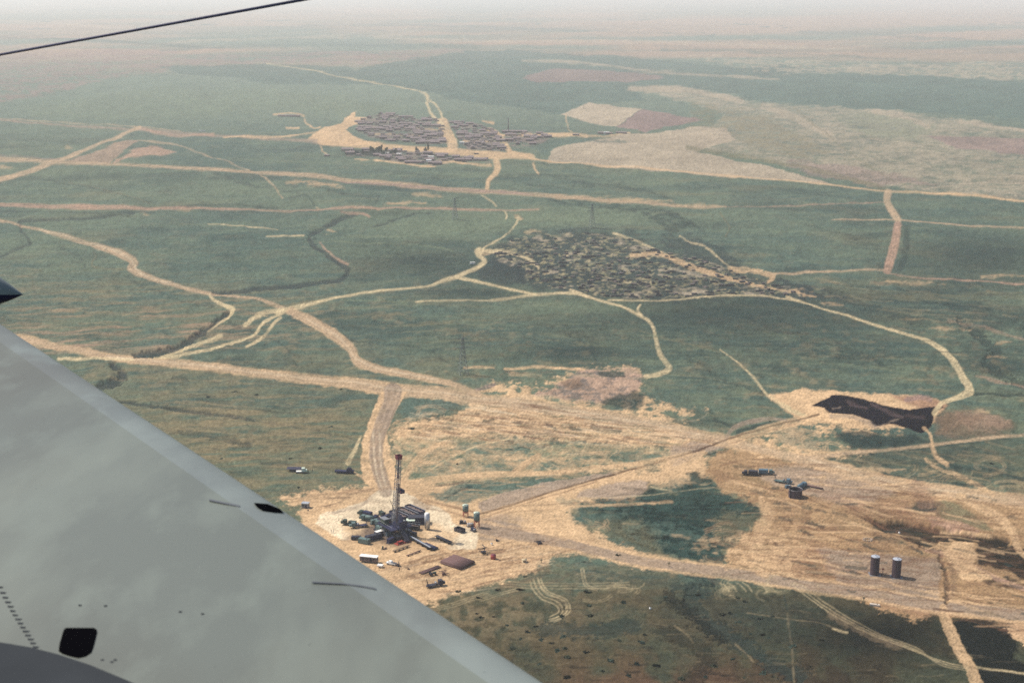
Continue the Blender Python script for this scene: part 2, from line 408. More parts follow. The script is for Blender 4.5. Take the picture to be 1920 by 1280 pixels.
# greens inside the sandy ground
patch([(1290,888),(1306,880),(1322,892),(1330,915),(1395,938),(1428,960),(1423,978),(1388,992),(1370,1012),(1352,1040),(1348,1056),(1250,1044),(1195,1030),(1165,1018),(1135,1000),(1108,985),(1150,968),(1090,952),(1115,940),(1195,936),(1212,912),(1245,926),(1276,920)], 'deep', .9, 7, 14, rag=8, name='green_scrub', label='deep green scrub west of the tank pad', grain=0)
patch([(1290,888),(1428,960),(1370,1012),(1348,1056),(1195,1030),(1108,985),(1090,952),(1212,912)], 'teal', .4, 12, 10, grain=1.6)
patch([(1180,960),(1300,950),(1400,970),(1340,1030),(1220,1020)], 'scrub', .45, 12, 10, mixn=sstep(N_small * 1.1 + .3 * N_st2 + .1))
patch([(1090,952),(1200,1030),(1350,1056),(1420,985)], 'sand', .5, 10, 10, mixn=sstep(1.6 * N_st2 + .9 * N_small - .75))
patch([(1120,980),(1180,970),(1230,1000),(1240,1040),(1190,1028),(1140,1002)], 'olive', .6, 16, 12, rag=8)
patch([(1360,960),(1425,975),(1370,1010),(1340,1000)], 'olive', .5, 14, 10, rag=8)
patch([(1060,940),(1130,930),(1200,945),(1150,975),(1080,970)], 'green', .5, 12, 10, rag=8, grain=1)
patch([(1140,985),(1250,975),(1330,1000),(1300,1020),(1200,1015)], 'green', .4, 15, 10, grain=1.5)
patch([(790,930),(870,905),(1040,895),(1050,908),(930,925),(870,945)], 'green', .85, 5, 5, rag=4)
patch([(760,742),(800,737),(850,746),(874,758),(820,770),(775,782),(745,790)], 'green', .85, 5, 5, rag=4)
patch([(745,826),(900,822),(1060,830),(1240,842),(1270,855),(1160,868),(1000,884),(820,898),(765,900)], 'lgreen', .8, 8, 6, rag=6, grain=.5)
patch([(780,850),(850,835),(960,822),(1010,835),(960,860),(1050,862),(1100,872),(1000,882),(900,888),(790,890)], 'green', .75, 6, 6, rag=7, grain=1.1)
patch([(1060,845),(1130,838),(1210,848),(1260,852),(1180,866),(1100,862)], 'green', .75, 6, 5, rag=7, grain=1.0)
patch([(1622,971),(1680,975),(1750,987),(1825,1000),(1890,1007),(1892,1024),(1834,1022),(1827,1014),(1792,1011),(1762,1012),(1740,1028),(1705,1012),(1655,993)], 'scrub', .95, 3, 3, rag=2, name='green_scrub', label='dark ditch full of scrub above the tank pad', lift=-1.5)
patch([(1832,1020),(1900,1024),(1970,1050),(1970,1095),(1925,1086),(1880,1070),(1834,1058),(1826,1040)], 'scrub', .95, 3, 4, rag=3, name='green_scrub', label='dark scrub at the right edge beside the sand')
patch([(1698,952),(1723,938),(1790,944),(1832,967),(1858,995),(1807,981),(1757,968)], 'olive', .85, 4, 4, rag=3)
patch([(1698,952),(1723,938),(1760,945),(1750,962)], 'dgreen', .8, 5, 4, rag=3)
patch([(1745,970),(1800,978),(1840,994),(1825,1000),(1750,986)], 'pink', .8, 3, 3, rag=3)
patch([(1838,1132),(1880,1126),(1900,1136),(1860,1142)], 'scrub', .85, 4, 3, rag=4)
patch([(1845,1085),(1890,1078),(1920,1095),(1880,1105)], 'scrub', .85, 4, 3, rag=4)
patch([(1790,1162),(1850,1160),(1885,1172),(1905,1200),(1903,1228),(1940,1262),(2060,1290),(2060,1320),(1850,1320),(1826,1240),(1797,1192)], 'scrub', .93, 4, 5, rag=5, name='green_scrub', label='nearly black scrub at the lower right corner')
patch([(1885,1170),(1960,1150),(2100,1160),(2100,1260),(1960,1262),(1925,1215),(1905,1200)], 'sand', .9, 3, 5, rag=7)
patch([(1560,812),(1600,808),(1660,812),(1720,812),(1745,830),(1650,842),(1600,840)], 'dgreen', .85, 5, 5, rag=4)
patch([(1452,800),(1520,806),(1548,826),(1530,842),(1460,830)], 'green', .6, 5, 5, rag=8, grain=1.2)
patch([(1385,805),(1410,796),(1460,790),(1400,806),(1380,815)], 'dgreen', .8, 3, 3, rag=2)
for x0, y0, x1, y1, w in ((1450,943,1520,953,5),(1529,956,1548,960,6),(1561,960,1587,966,7),(1462,971,1485,977,6),(1517,981,1547,988,9),(1498,995,1525,1004,6),(1455,1020,1469,1026,7),
        (1640,1007,1687,1015,8),(1687,1015,1730,1035,5),(1500,862,1545,862,3),(1560,874,1600,880,5),(1545,860,1572,860,4),(1640,880,1700,900,6),(1860,880,1930,905,8),
        (1040,762,1062,765,3),(1043,777,1060,779,3),(1138,781,1165,785,5),(1190,790,1198,792,3),(1025,796,1045,802,6),(1070,800,1085,806,8),(1110,800,1160,808,9),
        (1282,815,1340,824,4),(960,790,978,794,5),(905,790,925,786,4),(845,788,855,786,4),(1340,790,1380,800,8),(1230,838,1262,840,4),(940,846,1050,832,3),
        (835,932,880,912,5),(1150,918,1180,915,3),(1330,850,1345,848,3),(1350,848,1360,846,3),(1392,890,1420,878,3),(1710,905,1800,925,3),(1750,860,1800,880,10)):
    stroke([(x0,y0),(x1,y1)], 'dgreen', .8, 3, 3, rag=2.5, w=w)
# grey gravelled pads
patch([(898,942),(940,925),(1000,911),(1060,897),(1150,884),(1168,888),(1050,917),(960,945),(903,960)], 'grey', .9, 2.5, 3, rag=1, name='gravel_strip', label='grey gravel strip beside the dark pipeline track')
patch([(1262,838),(1330,822),(1362,818),(1385,826),(1350,842),(1300,860),(1262,872),(1250,868)], 'grey', .9, 4, 3, rag=2)
patch([(1100,917),(1190,899),(1213,906),(1206,925),(1160,936),(1080,931)], C['grey'] * 1.08, .9, 3, 3, rag=2)
patch([(1462,873),(1560,868),(1640,892),(1690,905),(1680,925),(1600,950),(1520,930),(1440,905),(1412,885)], C['grey'] * 1.1, .75, 6, 5, rag=2, name='gravel_pad', label='grey gravel pad under the dark round tank and lorries')
patch([(1530,1028),(1620,1037),(1763,1045),(1762,1130),(1655,1113),(1575,1100),(1555,1065)], C['grey'] * .95, .85, 4, 3, rag=2, name='gravel_pad', label='grey gravel pad under the two tall tanks')
patch([(900,972),(960,978),(1010,1003),(1000,1010),(940,1012),(898,1012),(896,990)], C['grey'] * .9, .85, 4, 3, rag=2)
patch([(593,982),(602,963),(646,952),(689,936),(707,918),(744,918),(762,925),(799,943),(821,949),(842,962),(850,980),(895,993),(897,1015),(893,1030),(842,1030),(790,1000),(700,1010),(640,1010)], 'cream', .9, 2.5, 3, rag=1, name='drilling_pad', label='cream coloured compacted pad under the drilling rig')
patch([(640,985),(760,965),(860,1000),(840,1035),(740,1060),(680,1040)], 'sand', .75, 8, 4, rag=3)
patch([(770,935),(790,935),(815,948),(800,955),(775,950)], 'rut', .5, 5, 3)
patch([(690,965),(770,955),(800,985),(770,1020),(720,1020),(680,1000)], 'brown', .55, 10, 4, rag=3)
patch([(893,984),(930,983),(965,990),(1000,1003),(960,1006),(905,1002)], (.07, .07, .08), .6, 8, 4, rag=3)
patch([(898,970),(950,962),(990,975),(950,985),(905,982)], 'grey', .6, 8, 4, rag=4)
patch([(655,1008),(690,985),(720,975),(775,990),(770,1015),(735,1025),(700,1018)], (.05, .04, .045), .6, 9, 4, rag=4)
patch([(1330,880),(1345,905),(1390,900),(1370,885)], 'rut', .4, 6, 4, rag=4); patch([(1540,930),(1700,935),(1730,975),(1600,960)], 'rust', .4, 12, 6, rag=5); patch([(1440,1030),(1540,1020),(1560,1090),(1480,1090)], 'rust', .35, 14, 6, rag=5)
patch([(1650,1112),(1760,1132),(1800,1150),(1720,1152),(1650,1135)], 'rust', .45, 8, 5, rag=4); patch([(1840,1140),(1960,1160),(1960,1230),(1900,1190)], 'rust', .35, 14, 6, rag=5)
# oily pit
patch([(1523,761),(1545,750),(1560,744),(1577,742),(1619,747),(1656,758),(1680,764),(1705,768),(1731,765),(1768,763),(1752,776),(1746,797),(1728,811),(1690,800),(1668,794),(1641,800),(1622,786),(1599,778),(1571,776),(1549,775),(1546,766)], 'black', 1.0, 1.3, 2, rag=1.2, var=.25, name='oil_pit', label='black oily waste pit with ridged banks on the pale apron')
for pts, w, c, a in (([(1636,757),(1664,772),(1690,782)], 8, 'mauve', .22), ([(1560,766),(1575,763)], 4, 'grey', .7), ([(1641,801),(1668,793),(1690,784)], 2.5, 'grey', .55),
                     ([(1590,752),(1625,765)], 5, 'mauve', .25), ([(1700,778),(1730,782)], 6, 'mauve', .2)):
    stroke(pts, c, a, 3, 2, w=w, rag=2)
stroke([(1556,782),(1600,784),(1640,800)], 'grey', .6, 4, 2, w=8, rag=2)
# mounds of the pit really rise
def mound(cx, cy, rx, ry, h):
    sl = window(cx - 3 * rx, cx + 3 * rx, cy - 3 * ry, cy + 3 * ry)
    GZ[sl] += h * np.exp(-(((U[sl] - cx) / rx) ** 2 + ((V[sl] - cy) / ry) ** 2))
for a in ((1650,778,12,7,.8),(1600,758,16,6,-1.2),(1570,760,14,6,-1),(1640,770,12,4,.7),(1685,788,16,7,.6),(1830,795,50,12,2),(1600,792,30,5,1.4)):
    mound(*a)
# ------------------------------------------------------------------ town and village soil
patch([(575,263),(604,242),(640,230),(660,215),(668,212),(664,222),(690,222),(682,230),(656,236),(648,243),(665,256),(692,266),(720,272),(640,272),(600,270)], 'sand', .9, 2, 2, name='bare_ground', label='pale trodden ground at the west end of the town')
TOWN = {'west': [(668,228),(720,212),(770,222),(815,222),(832,240),(842,268),(800,272),(720,262),(690,256),(672,246)],
        'east': [(845,228),(900,236),(925,245),(940,268),(950,284),(880,280),(862,262)],
        'south': [(645,282),(700,280),(760,284),(840,292),(925,298),(920,304),(850,304),(820,310),(760,306),(700,294),(650,292)],
        'far east': [(945,248),(985,246),(1030,256),(1010,275),(960,274)]}
for k, p in TOWN.items():
    patch(p, 'mauve', .55, 4, 4, rag=2, grain=1.0)
patch([(690,232),(812,232),(830,250),(690,250)], 'green', .3, 4, 4, rag=2, grain=2)
patch([(640,283),(690,279),(720,284),(718,292),(650,291)], 'dgreen', .85, 2.5, 2)
patch([(990,272),(1040,262),(1110,262),(1170,262),(1180,266),(1060,268),(1020,292)], 'green', .7, 3, 3, rag=2)
for pts, w in (([(600,240),(590,242),(578,235),(570,222)], 3), ([(702,302),(745,305),(790,311),(816,313)], 4), ([(827,305),(870,305),(921,309)], 4), ([(940,253),(975,253),(1040,254),(1100,256)], 5),
               ([(917,243),(932,249),(944,262),(955,284)], 9), ([(1100,256),(1140,256),(1180,250)], 2), ([(830,230),(839,247),(850,276)], 20), ([(955,284),(985,290),(1000,293)], 6),
               ([(600,272),(606,285),(615,293)], 2), ([(1000,305),(1004,318),(1010,326)], 3), ([(690,238),(760,240),(825,243)], 2), ([(700,252),(780,254),(838,256)], 2), ([(858,250),(900,254),(935,257)], 2), ([(868,266),(940,268)], 2),
               ([(536,240),(560,240)], 4), ([(665,300),(700,302)], 2), ([(905,228),(925,230)], 3), ([(1060,215),(1066,240),(1072,250)], 2), ([(514,215),(545,213),(570,217)], 3)):
    stroke(pts, 'sand', .85, 1.8, 1.5, rag=.8, w=w)
VILL = [(935,462),(970,445),(1010,438),(1100,438),(1180,445),(1240,470),(1300,482),(1370,505),(1440,528),(1500,552),(1460,556),(1380,550),(1300,556),(1220,560),(1140,556),(1085,545),(1030,541),(990,528),(980,505),(940,492),(925,478)]
patch([(915,470),(970,436),(1010,430),(1100,430),(1190,438),(1250,462),(1310,476),(1380,500),(1450,520),(1540,552),(1460,562),(1380,556),(1300,562),(1220,566),(1140,562),(1085,552),(1020,548),(985,535),(960,510),(925,495)], 'gull', .55, 14, 8, rag=10)
patch(VILL, 'gull', .5, 14, 8, rag=10)
patch(VILL, C['olive'] * 1.5, .8, 5, 5, mixn=sstep(-0.55 + 2.2 * fbm(7, 13, 91, 2)))
patch(VILL, 'tan', .7, 5, 5, mixn=sstep(-0.75 + 2.0 * fbm(26, 40, 95, 3)))
patch([(890,505),(930,486),(985,505),(990,530),(950,535),(900,522)], 'gull', .6, 5, 5, rag=4)
patch([(1440,520),(1500,525),(1590,560),(1560,572),(1480,556)], 'gull', .6, 5, 5, rag=6, grain=2)
patch([(1240,440),(1290,435),(1340,460),(1400,500),(1360,505),(1290,475),(1250,462)], 'gull', .6, 6, 5, rag=5)
for pts in ([(1040,330),(1100,345),(1180,350),(1260,372)], [(980,345),(1040,352),(1110,350)], [(1240,395),(1300,420),(1330,440)], [(560,340),(640,362),(700,370)], [(100,455),(150,480),(160,500)], [(700,470),(760,480),(850,505)],
            [(240,520),(330,560),(400,575)], [(600,610),(680,640),(780,650),(860,690)], [(1250,640),(1340,700),(1440,742)], [(1000,600),(1090,640),(1130,690)], [(1380,590),(1460,620),(1560,640),(1680,690)], [(1500,420),(1580,440),(1650,445)],
            [(1720,560),(1800,580),(1910,600)], [(60,330),(160,350),(280,378)], [(350,300),(450,340),(560,360)], [(700,320),(800,330),(900,335)], [(420,600),(520,640),(560,690)]):
    stroke(pts, 'dgreen', .5, 3, 5, rag=2.5, w=3.5, lift=-.5)
# pale washes of soil by the middle roads
for x, y, rx, w in ((1000,434,14,5),(972,409,3,9),(620,433,8,6),(600,346,30,5),(560,343,20,4),(640,352,6,4),(800,364,28,4),(690,389,30,3),(760,380,40,5),(1190,375,70,7),(1300,384,60,5),(1100,370,60,4),
                    (270,401,9,4),(345,391,10,3),(596,389,4,3),(130,275,6,3),(10,315,12,4),(905,470,14,9),(1800,362,30,3),(1780,615,40,4),(1870,668,18,3),(1880,640,14,3),(1700,530,70,4),(1900,518,60,4),
                    (1500,545,25,4),(1560,568,20,4),(1640,880,60,9),(1570,846,60,5),(1300,905,30,5),(1450,1000,30,14),(985,1020,60,12),(1840,770,12,8),(985,700,30,5),(1010,860,60,6),(1390,905,30,8)):
    stroke([(x - rx, y, w * .3), (x - rx * .4, y - .5, w), (x + rx * .3, y + .6, w * .8), (x + rx, y + 1.5, w * .3)], 'sand', .62, 4.5, 4, rag=3.5 if w > 3 else 2)
stroke([(600,455),(612,470),(635,486),(652,495)], 'pink', .8, 2, 2, w=3)
stroke([(1830,705),(1880,715),(1950,728)], 'pink', .6, 3, 3, w=4, rag=2)
stroke([(1780,600),(1850,615),(1930,640)], 'pink', .4, 3, 3, w=4, rag=2)
# ------------------------------------------------------------------ tracks and roads
LATE = []
T = dict(name='dirt_track')
def track(pts, c='pale', a=.9, w=None, label=None, rag=.7, warp=.5, ruts=.14, soft=1.6):
    stroke(pts, c, a, soft, warp, rag=rag, w=w, ruts=ruts, nruts=6.5, name='dirt_track' if label else None, label=label)
def road(pts, c='road', label=None, ruts=.22, rag=.9, a=.95, w=None, edge=None, ew=1.5):
    if edge is not None:
        stroke([(p[0], p[1], p[2] * ew) for p in pts], edge, .8, 3, 2, rag=2)
    stroke(pts, c, a, 3.0, .6, rag=rag, var=.07, ruts=ruts, w=w, name='dirt_road', label=label, lift=.05)
track([(500,120,1.5),(575,130,1.6),(650,145,1.8),(740,162,2.6),(785,172,4),(802,182,5),(800,195,5),(810,215,5),(829,232,6)], label='pale track leaving the town northwards')
track([(806,186),(822,203),(830,222)], w=3.5)
road([(-80,218,3),(0,225,4),(60,231,4),(150,237,4),(240,244,4),(340,250,4),(420,255,4),(500,260,4),(560,263,6),(600,266,9)], 'grey', 'grey road running into the town from the west')
stroke([(0,222),(120,229),(240,238),(340,247)], 'road', .6, 1.5, 1, w=2)
stroke([(420,257),(500,258),(560,254),(600,248)], 'sand', .8, 1.5, 1, w=3)
stroke([(262,243),(310,252),(350,254),(400,252)], 'pink', .7, 2, 1, w=5)
stroke([(262,262),(320,268),(370,285),(430,305),(480,325),(510,345),(530,372)], 'road', .7, 1.5, 1.2, w=2.5)
road([(600,266,9),(640,268,11),(700,273,11),(760,279,10),(820,283,11),(880,287,12),(930,291,14),(985,294,8)], 'sand', 'broad pale main road through the town', ruts=.08)
road([(985,294,6),(1030,302,3),(1150,311,3),(1250,320,3),(1380,331,3),(1480,339,3),(1560,346,3),(1640,356,4),(1720,360,4),(1830,367,4),(1940,377,4),(2100,392,4)], 'sand', 'thin straight road east of the town', ruts=0)
# pale worn centres on the main roads
for q in ([(200,667),(320,680),(480,697),(650,715),(745,729),(860,741),(1000,758),(1160,782),(1310,814)], [(1400,834),(1520,862),(1689,907),(1860,932)], [(575,597),(645,640),(667,674),(720,692),(820,712)], [(75,430),(150,450),(240,480),(263,511),(350,540)], [(950,998),(1070,1018),(1280,1060),(1500,1092)]):
    LATE.append((q, 'cream', .4))
stroke([(1000,305),(1150,315),(1380,335),(1600,353)], 'dgreen', .5, 1.5, .6, w=1.5)
road([(930,300,11),(933,314,12),(928,326,11),(916,340,7),(913,356,7)], 'sand', 'pale track dropping south from the town', ruts=0)
road([(-80,388,12),(-20,345,10),(40,327,9),(90,308,8),(130,294,8),(180,272,6),(225,255,6),(262,240,6)], 'road', 'straight pale road slanting up to the left crossroads', ruts=.1)
road([(-80,290,8),(0,298,10),(60,302,7),(110,305,7),(213,308,6),(333,315,6),(467,323,7),(560,328,8),(640,336,8),(740,345,8),(855,355,8),(940,361,7),(1042,368,7),(1200,380,7),(1290,387,5),(1360,389,3)], 'road', 'long dirt road and cutting crossing the middle distance', ruts=.3)
stroke([(640,340),(760,348),(900,358),(1000,365)], 'mauve', .7, 1.6, 1, w=3.5)
stroke([(0,291),(60,296),(110,300)], 'mauve', .7, 1.6, 1, w=2.5)
stroke([(1360,389),(1500,384),(1660,380)], 'pink', .6, 1.4, .8, w=1.8)
road([(-80,380,10),(0,384,9),(80,386,9),(180,389,8),(260,391,7),(330,389,5),(420,391,4),(560,394,3),(640,391,4),(700,389,4),(820,392,4),(930,395,4),(1010,394,2)], 'pink', 'pinkish road on a low bank across the plain', ruts=.15)
stroke([(-60,396),(80,397),(200,399),(290,397)], 'gull', .6, 1.6, 1, w=2.5)
stroke([(380,395),(520,398),(600,396)], 'gull', .5, 1.4, .8, w=1.8)
track([(904,366),(922,376),(930,386)], w=2.5); track([(945,396),(950,404),(949,412)], w=3)
track([(972,408),(968,420),(952,436),(938,447),(918,457),(905,466)], w=3.5)
track([(620,450),(690,455),(780,460),(830,465),(850,470)], w=2, c='lgreen'); track([(390,420),(460,425),(520,430)], w=2); track([(500,443),(570,442)], w=3)
track([(640,398),(680,400),(692,407)], w=4, c='pink')
track([(130,340),(220,362),(280,380)], w=1.6, c='olive')
road([(-80,395,5),(0,413,5),(50,426,5),(75,430,6),(110,441,8),(150,451,10),(200,466,12),(240,482,15),(252,493,15),(244,503,12),(263,512,11),(300,525,10),(350,541,9),(390,549,7),(425,553,5),(480,560,5),(512,571,8),(540,580,10)], 'road', 'winding pale road from the left towards the crossing', ruts=.25)
track([(175,470),(180,480),(172,498),(230,505)], w=2, c='olive')
track([(393,552,5),(402,562,5),(420,572,7),(436,581,10),(430,592,6),(412,601,4),(390,617,3)], label='pale eroded track curling round the gully')
track([(300,670),(340,655),(375,645),(415,628)], w=7, rag=2.5, label='pale braided track over the near gully'); track([(280,673),(330,668),(372,660),(412,650),(440,640)], w=6, rag=2)
track([(459,607),(480,593),(506,583),(530,580)], w=8, rag=3, label='pale patch of braided tracks by the crossing'); track([(440,640),(475,628),(492,605),(528,586)], w=5, rag=1.5); track([(462,649),(494,630),(510,608),(526,594)], w=5, rag=1)
track([(495,575),(520,572),(560,568),(600,562)], w=2.5, c='olive')
road([(520,584,8),(540,579,9),(575,572,7),(620,561,5),(680,549,5),(740,543,4),(800,536,4),(830,527,6),(855,519,8),(885,506,7),(905,496,8),(909,489,8),(898,478,10),(898,470,16)], 'pale', 'pale road curving up to the ruined village', ruts=.1)
track([(855,519,7),(900,530,5),(960,543,4),(1005,551,4)], label='straight pale track along the village edge')
track([(640,562),(700,564),(760,568)], w=3, c='lgreen')
track([(780,566,3),(855,563,3),(907,563,2),(940,560,5),(1005,552,5),(1080,552,5),(1129,564,5),(1177,579,5),(1205,594,6),(1222,607,6),(1231,640,7),(1236,660,9),(1250,680,10),(1255,690,11),(1236,700,10),(1212,705,10)], label='pale track looping south from the village')
track([(1200,572),(1196,580),(1203,590)], w=5); track([(1070,545),(1088,552),(1100,556)], w=6)
track([(1140,562),(1240,562),(1310,558),(1380,553),(1440,556),(1500,565)], w=3, label='thin pale track under the village')
track([(905,468),(940,472),(975,480),(1000,492),(1010,502)], w=6, rag=2); track([(1150,437),(1190,450),(1225,465),(1240,473)], w=4)
track([(1185,478,10),(1230,475,8),(1260,485,10),(1290,499,9),(1330,511,9),(1380,525,8),(1420,534,6),(1470,545,4),(1530,556,3)], 'sand', rag=2.5, label='sandy track through the ruined village')
track([(1275,442),(1295,455),(1312,457),(1335,472),(1350,487),(1367,500),(1390,510)], w=3, rag=1.5)
track([(1370,505,10),(1420,508,9),(1450,518,8),(1440,528,6)], 'sand', rag=3); track([(1440,513),(1480,512),(1540,509),(1600,507),(1662,505)], w=4, c='road', label='thin track joining the banked road')
track([(1350,400),(1368,425),(1360,440)], w=2, c='olive')
track([(1475,556,4),(1507,567,4),(1560,585,4),(1601,597,4),(1660,615,5),(1699,626,6),(1732,636,8),(1758,650,10),(1777,666,12),(1795,690,12),(1807,710,13),(1818,732,16),(1785,747,10),(1764,757,9),(1752,775,10)], label='long pale track curving down to the pit', ruts=.12)
road([(1665,360,14),(1663,378,12),(1672,396,14),(1684,412,12)], 'road', 'short wide dirt road dropping from the far field', ruts=0)
road([(1683,422,14),(1679,450,16),(1670,485,17),(1664,506,15)], 'pink', 'straight pinkish bank of bare earth', ruts=.15)
stroke([(1702,425),(1698,470),(1688,505)], 'dgreen', .6, 4, 2, w=12)
track([(1560,412),(1690,413),(1800,420),(1920,428),(2060,436)], w=2.5, c='road', label='thin straight track at the right')
track([(1664,512),(1740,522),(1820,526),(1930,532)], w=2.5, c='pink')
track([(1200,622),(1290,645),(1350,660)], w=1.5, c='olive'); track([(1350,655,2),(1385,682,3),(1410,705,4),(1438,741,5)], label='thin straight footpath to the pit')
stroke([(1240,702),(1340,714),(1400,724),(1440,742)], 'dgreen', .5, 1.6, .8, w=2); stroke([(1240,698),(1340,710),(1400,720)], 'olive', .6, 1.6, .8, w=2)
track([(1440,743),(1480,766),(1525,785)], w=7, rag=2.5)
for pts in ([(640,700),(560,690)], ): pass
# main road and its branches
road([(-80,625,14),(60,640,12),(100,649,10),(150,657,9),(200,668,10),(260,675,11),(320,681,12),(400,689,12),(480,698,12),(580,710,14),(650,717,16),(710,726,18),(745,731,20),(800,735,17),(860,743,18),(920,751,18),(1000,760,20),(1080,772,20),(1160,784,20),(1240,799,19),(1310,816,17),(1360,827,18),(1400,836,15),(1464,851,15),(1520,865,16),(1605,887,17),(1689,909,18),(1802,925,18),(1914,940,19),(2100,965,20)], 'road', 'broad main dirt road crossing the whole plain', ruts=.16, edge=C['sand'], ew=1.45)
stroke([(110,672),(200,672),(250,674)], 'pale', .9, 2, 1, w=5)
road([(545,583,12),(575,598,15),(610,618,16),(645,641,16),(660,656,15),(667,675,14),(682,685,13),(720,693,12),(770,703,12),(820,714,11),(862,725,9),(900,738,8)], 'road', 'rutted branch road slanting to the well junction', ruts=.2, edge=C['sand'], ew=1.25)
patch([(713,733),(762,735),(735,782),(723,812),(731,845),(742,880),(752,915),(700,918),(680,898),(676,865),(680,830),(690,795)], 'sand', .95, 2.2, 2, rag=1)
road([(737,733,34),(733,755,30),(716,795,27),(706,830,26),(706,865,27),(715,895,26),(724,920,24)], C['grey'] * 1.05, 'rutted grey access road down to the drilling rig', ruts=.26)
stroke([(700,812),(701,850),(706,890),(716,915)], 'cream', .6, 2, 1, w=3); stroke([(712,812),(713,850),(716,885),(724,912)], 'cream', .5, 2, 1, w=3)
track([(676,820,4),(666,842,7),(652,868,9)], 'pale', label='short track beside the access road')
track([(660,884,3),(680,895,5),(700,908,7)], 'sand')
track([(560,795),(600,805),(640,815),(676,820)], w=3, c='olive')
road([(750,906,14),(772,905,14),(835,896,13),(910,890,13),(980,888,10),(1035,887,9),(1090,880,8),(1165,872,9),(1240,862,9),(1295,850,9)], 'sand', 'sandy track running east from the rig', ruts=.12)
track([(756,902,10),(775,868,12),(800,845,11),(845,825,9)], 'sand', rag=2, label='sandy fan of wheel tracks behind the rig', ruts=.2); track([(800,885),(850,855),(900,835),(960,820)], w=3); track([(965,884),(985,869),(1010,854)], w=11, c='sand', ruts=.25)
for q_, c_, a_ in LATE: stroke(q_, c_, a_, 2.5, 2, w=3, rag=1)
# pipeline track
stroke([(902,968),(960,950),(1060,920),(1150,895),(1260,866),(1320,848)], 'sand', .85, 2.5, 2, w=12, rag=1)
stroke([(1370,829),(1430,806),(1490,790),(1545,779)], 'sand', .9, 2.5, 2, w=17, rag=1.5); stroke([(1372,832),(1432,810),(1490,795)], 'rut', .7, 1.5, 1, w=1.6)
stroke([(898,964),(940,952),(1000,933),(1060,914),(1130,895),(1200,876),(1260,859),(1310,843),(1350,829),(1400,812),(1460,795),(1535,778)], C['rut'] * .45, .9, 1.4, .8, w=3.6, rag=.4, name='pipeline_track', label='dark straight line of the buried pipeline')
stroke([(900,972),(980,945),(1060,921),(1120,902)], 'rut', .7, 1.4, 1, w=2); stroke([(900,982),(960,960),(1020,955),(1080,944)], 'rut', .5, 1.4, 1, w=2)
stroke([(1090,932),(1200,930),(1320,915),(1400,925)], 'pale', .4, 1.6, 2, w=2); stroke([(960,955),(1100,948),(1180,945),(1260,940)], 'sand', .8, 2, 2, w=5, rag=2); stroke([(980,948),(1080,942),(1200,936)], 'brown', .6, 1.5, 1.5, w=2)
stroke([(1220,912),(1260,920)], 'pale', .8, 1.5, 0, w=2)
track([(1362,820,6),(1376,802,9),(1405,790,9),(1450,785,7),(1475,788,4)], 'grey', label='short grey curve of track by the junction')
stroke([(1350,872),(1400,862),(1480,862)], 'rut', .7, 1.6, 1, w=2.5); stroke([(1380,878),(1440,872),(1510,868)], 'rut', .5, 1.6, 1, w=3)
road([(2060,800,6),(1920,814,6),(1858,821,6),(1745,834,6),(1633,846,6),(1560,853,7),(1500,860,7)], 'road', 'straight dirt road running in from the right', ruts=.2)
stroke([(1920,819),(1745,839),(1633,851),(1560,858)], C['dgreen'], .6, 1.6, 1, w=2)
track([(1732,800,5),(1745,815,6),(1748,835,6),(1756,856,10),(1775,870,9)], 'sand', rag=2, label='pale path running down from the pit'); track([(1735,860),(1760,880),(1800,892),(1830,908),(1862,926)], w=9, c='sand', rag=4)
track([(1800,930,14),(1840,952,18),(1880,975,18),(1900,1000,14),(1910,1030,12),(1945,1055,12)], 'sand', rag=2, label='sandy track bending down the right edge', ruts=.12)
road([(903,990,20),(950,999,20),(1010,1009,18),(1070,1020,17),(1130,1035,17),(1200,1051,17),(1280,1062,17),(1360,1072,18),(1440,1084,18),(1500,1095,18),(1580,1106,19),(1655,1117,20),(1730,1131,20),(1805,1141,20),(1905,1151,22),(2060,1165,24)], C['grey'], 'grey gravel road from the rig to the tank pad', ruts=.1, edge=C['sand'], ew=1.55)
track([(1768,1138,16),(1775,1165,20),(1788,1195,22),(1803,1225,20),(1822,1255,22),(1838,1310,26)], 'sand', rag=2.5, label='sandy track at lower right corner', ruts=.12)
stroke([(1765,1040),(1768,1060),(1776,1090),(1776,1128)], C['brown'] * .5, .85, 3, 3, w=8, rag=3, lift=-.8); stroke([(1786,1062),(1787,1100),(1778,1120)], 'brown', .6, 4, 3, w=14, rag=4)
stroke([(1738,1028),(1800,1048),(1850,1075),(1900,1096),(1980,1122)], 'pink', .9, 2, 2, w=9, rag=1); stroke([(1580,945),(1640,975),(1700,1005),(1745,1032),(1800,1050),(1850,1074)], C['rut'] * .6, .8, 1.5, 1.2, w=3)
stroke([(1505,930),(1545,948),(1580,958),(1615,970),(1660,996),(1740,1026)], C['rut'] * .6, .7, 1.5, 1.2, w=2.5, rag=.5)
stroke([(1360,942),(1440,938),(1520,935),(1640,930),(1740,925)], 'rut', .6, 1.5, 1.5, w=2)
stroke([(1420,905),(1460,935),(1500,950)], 'rut', .5, 1.5, 1.5, w=2)
stroke([(1425,935,10),(1438,960,22),(1430,990,24),(1418,1030,22),(1430,1065,30)], C['sand'] * 1.06, .9, 5, 4, rag=4, ruts=.2, nruts=16)
patch([(1380,1005),(1440,990),(1500,1040),(1490,1080),(1400,1068),(1350,1060)], 'sand', .6, 8, 5, grain=1.5)
patch([(1700,900),(1730,905),(1775,975),(1750,985),(1720,950)], 'rust', .45, 6, 5, rag=4)
stroke([(1750,1140),(1790,1146),(1806,1147)], C['rust'] * .4, .9, 2, 1, w=4)
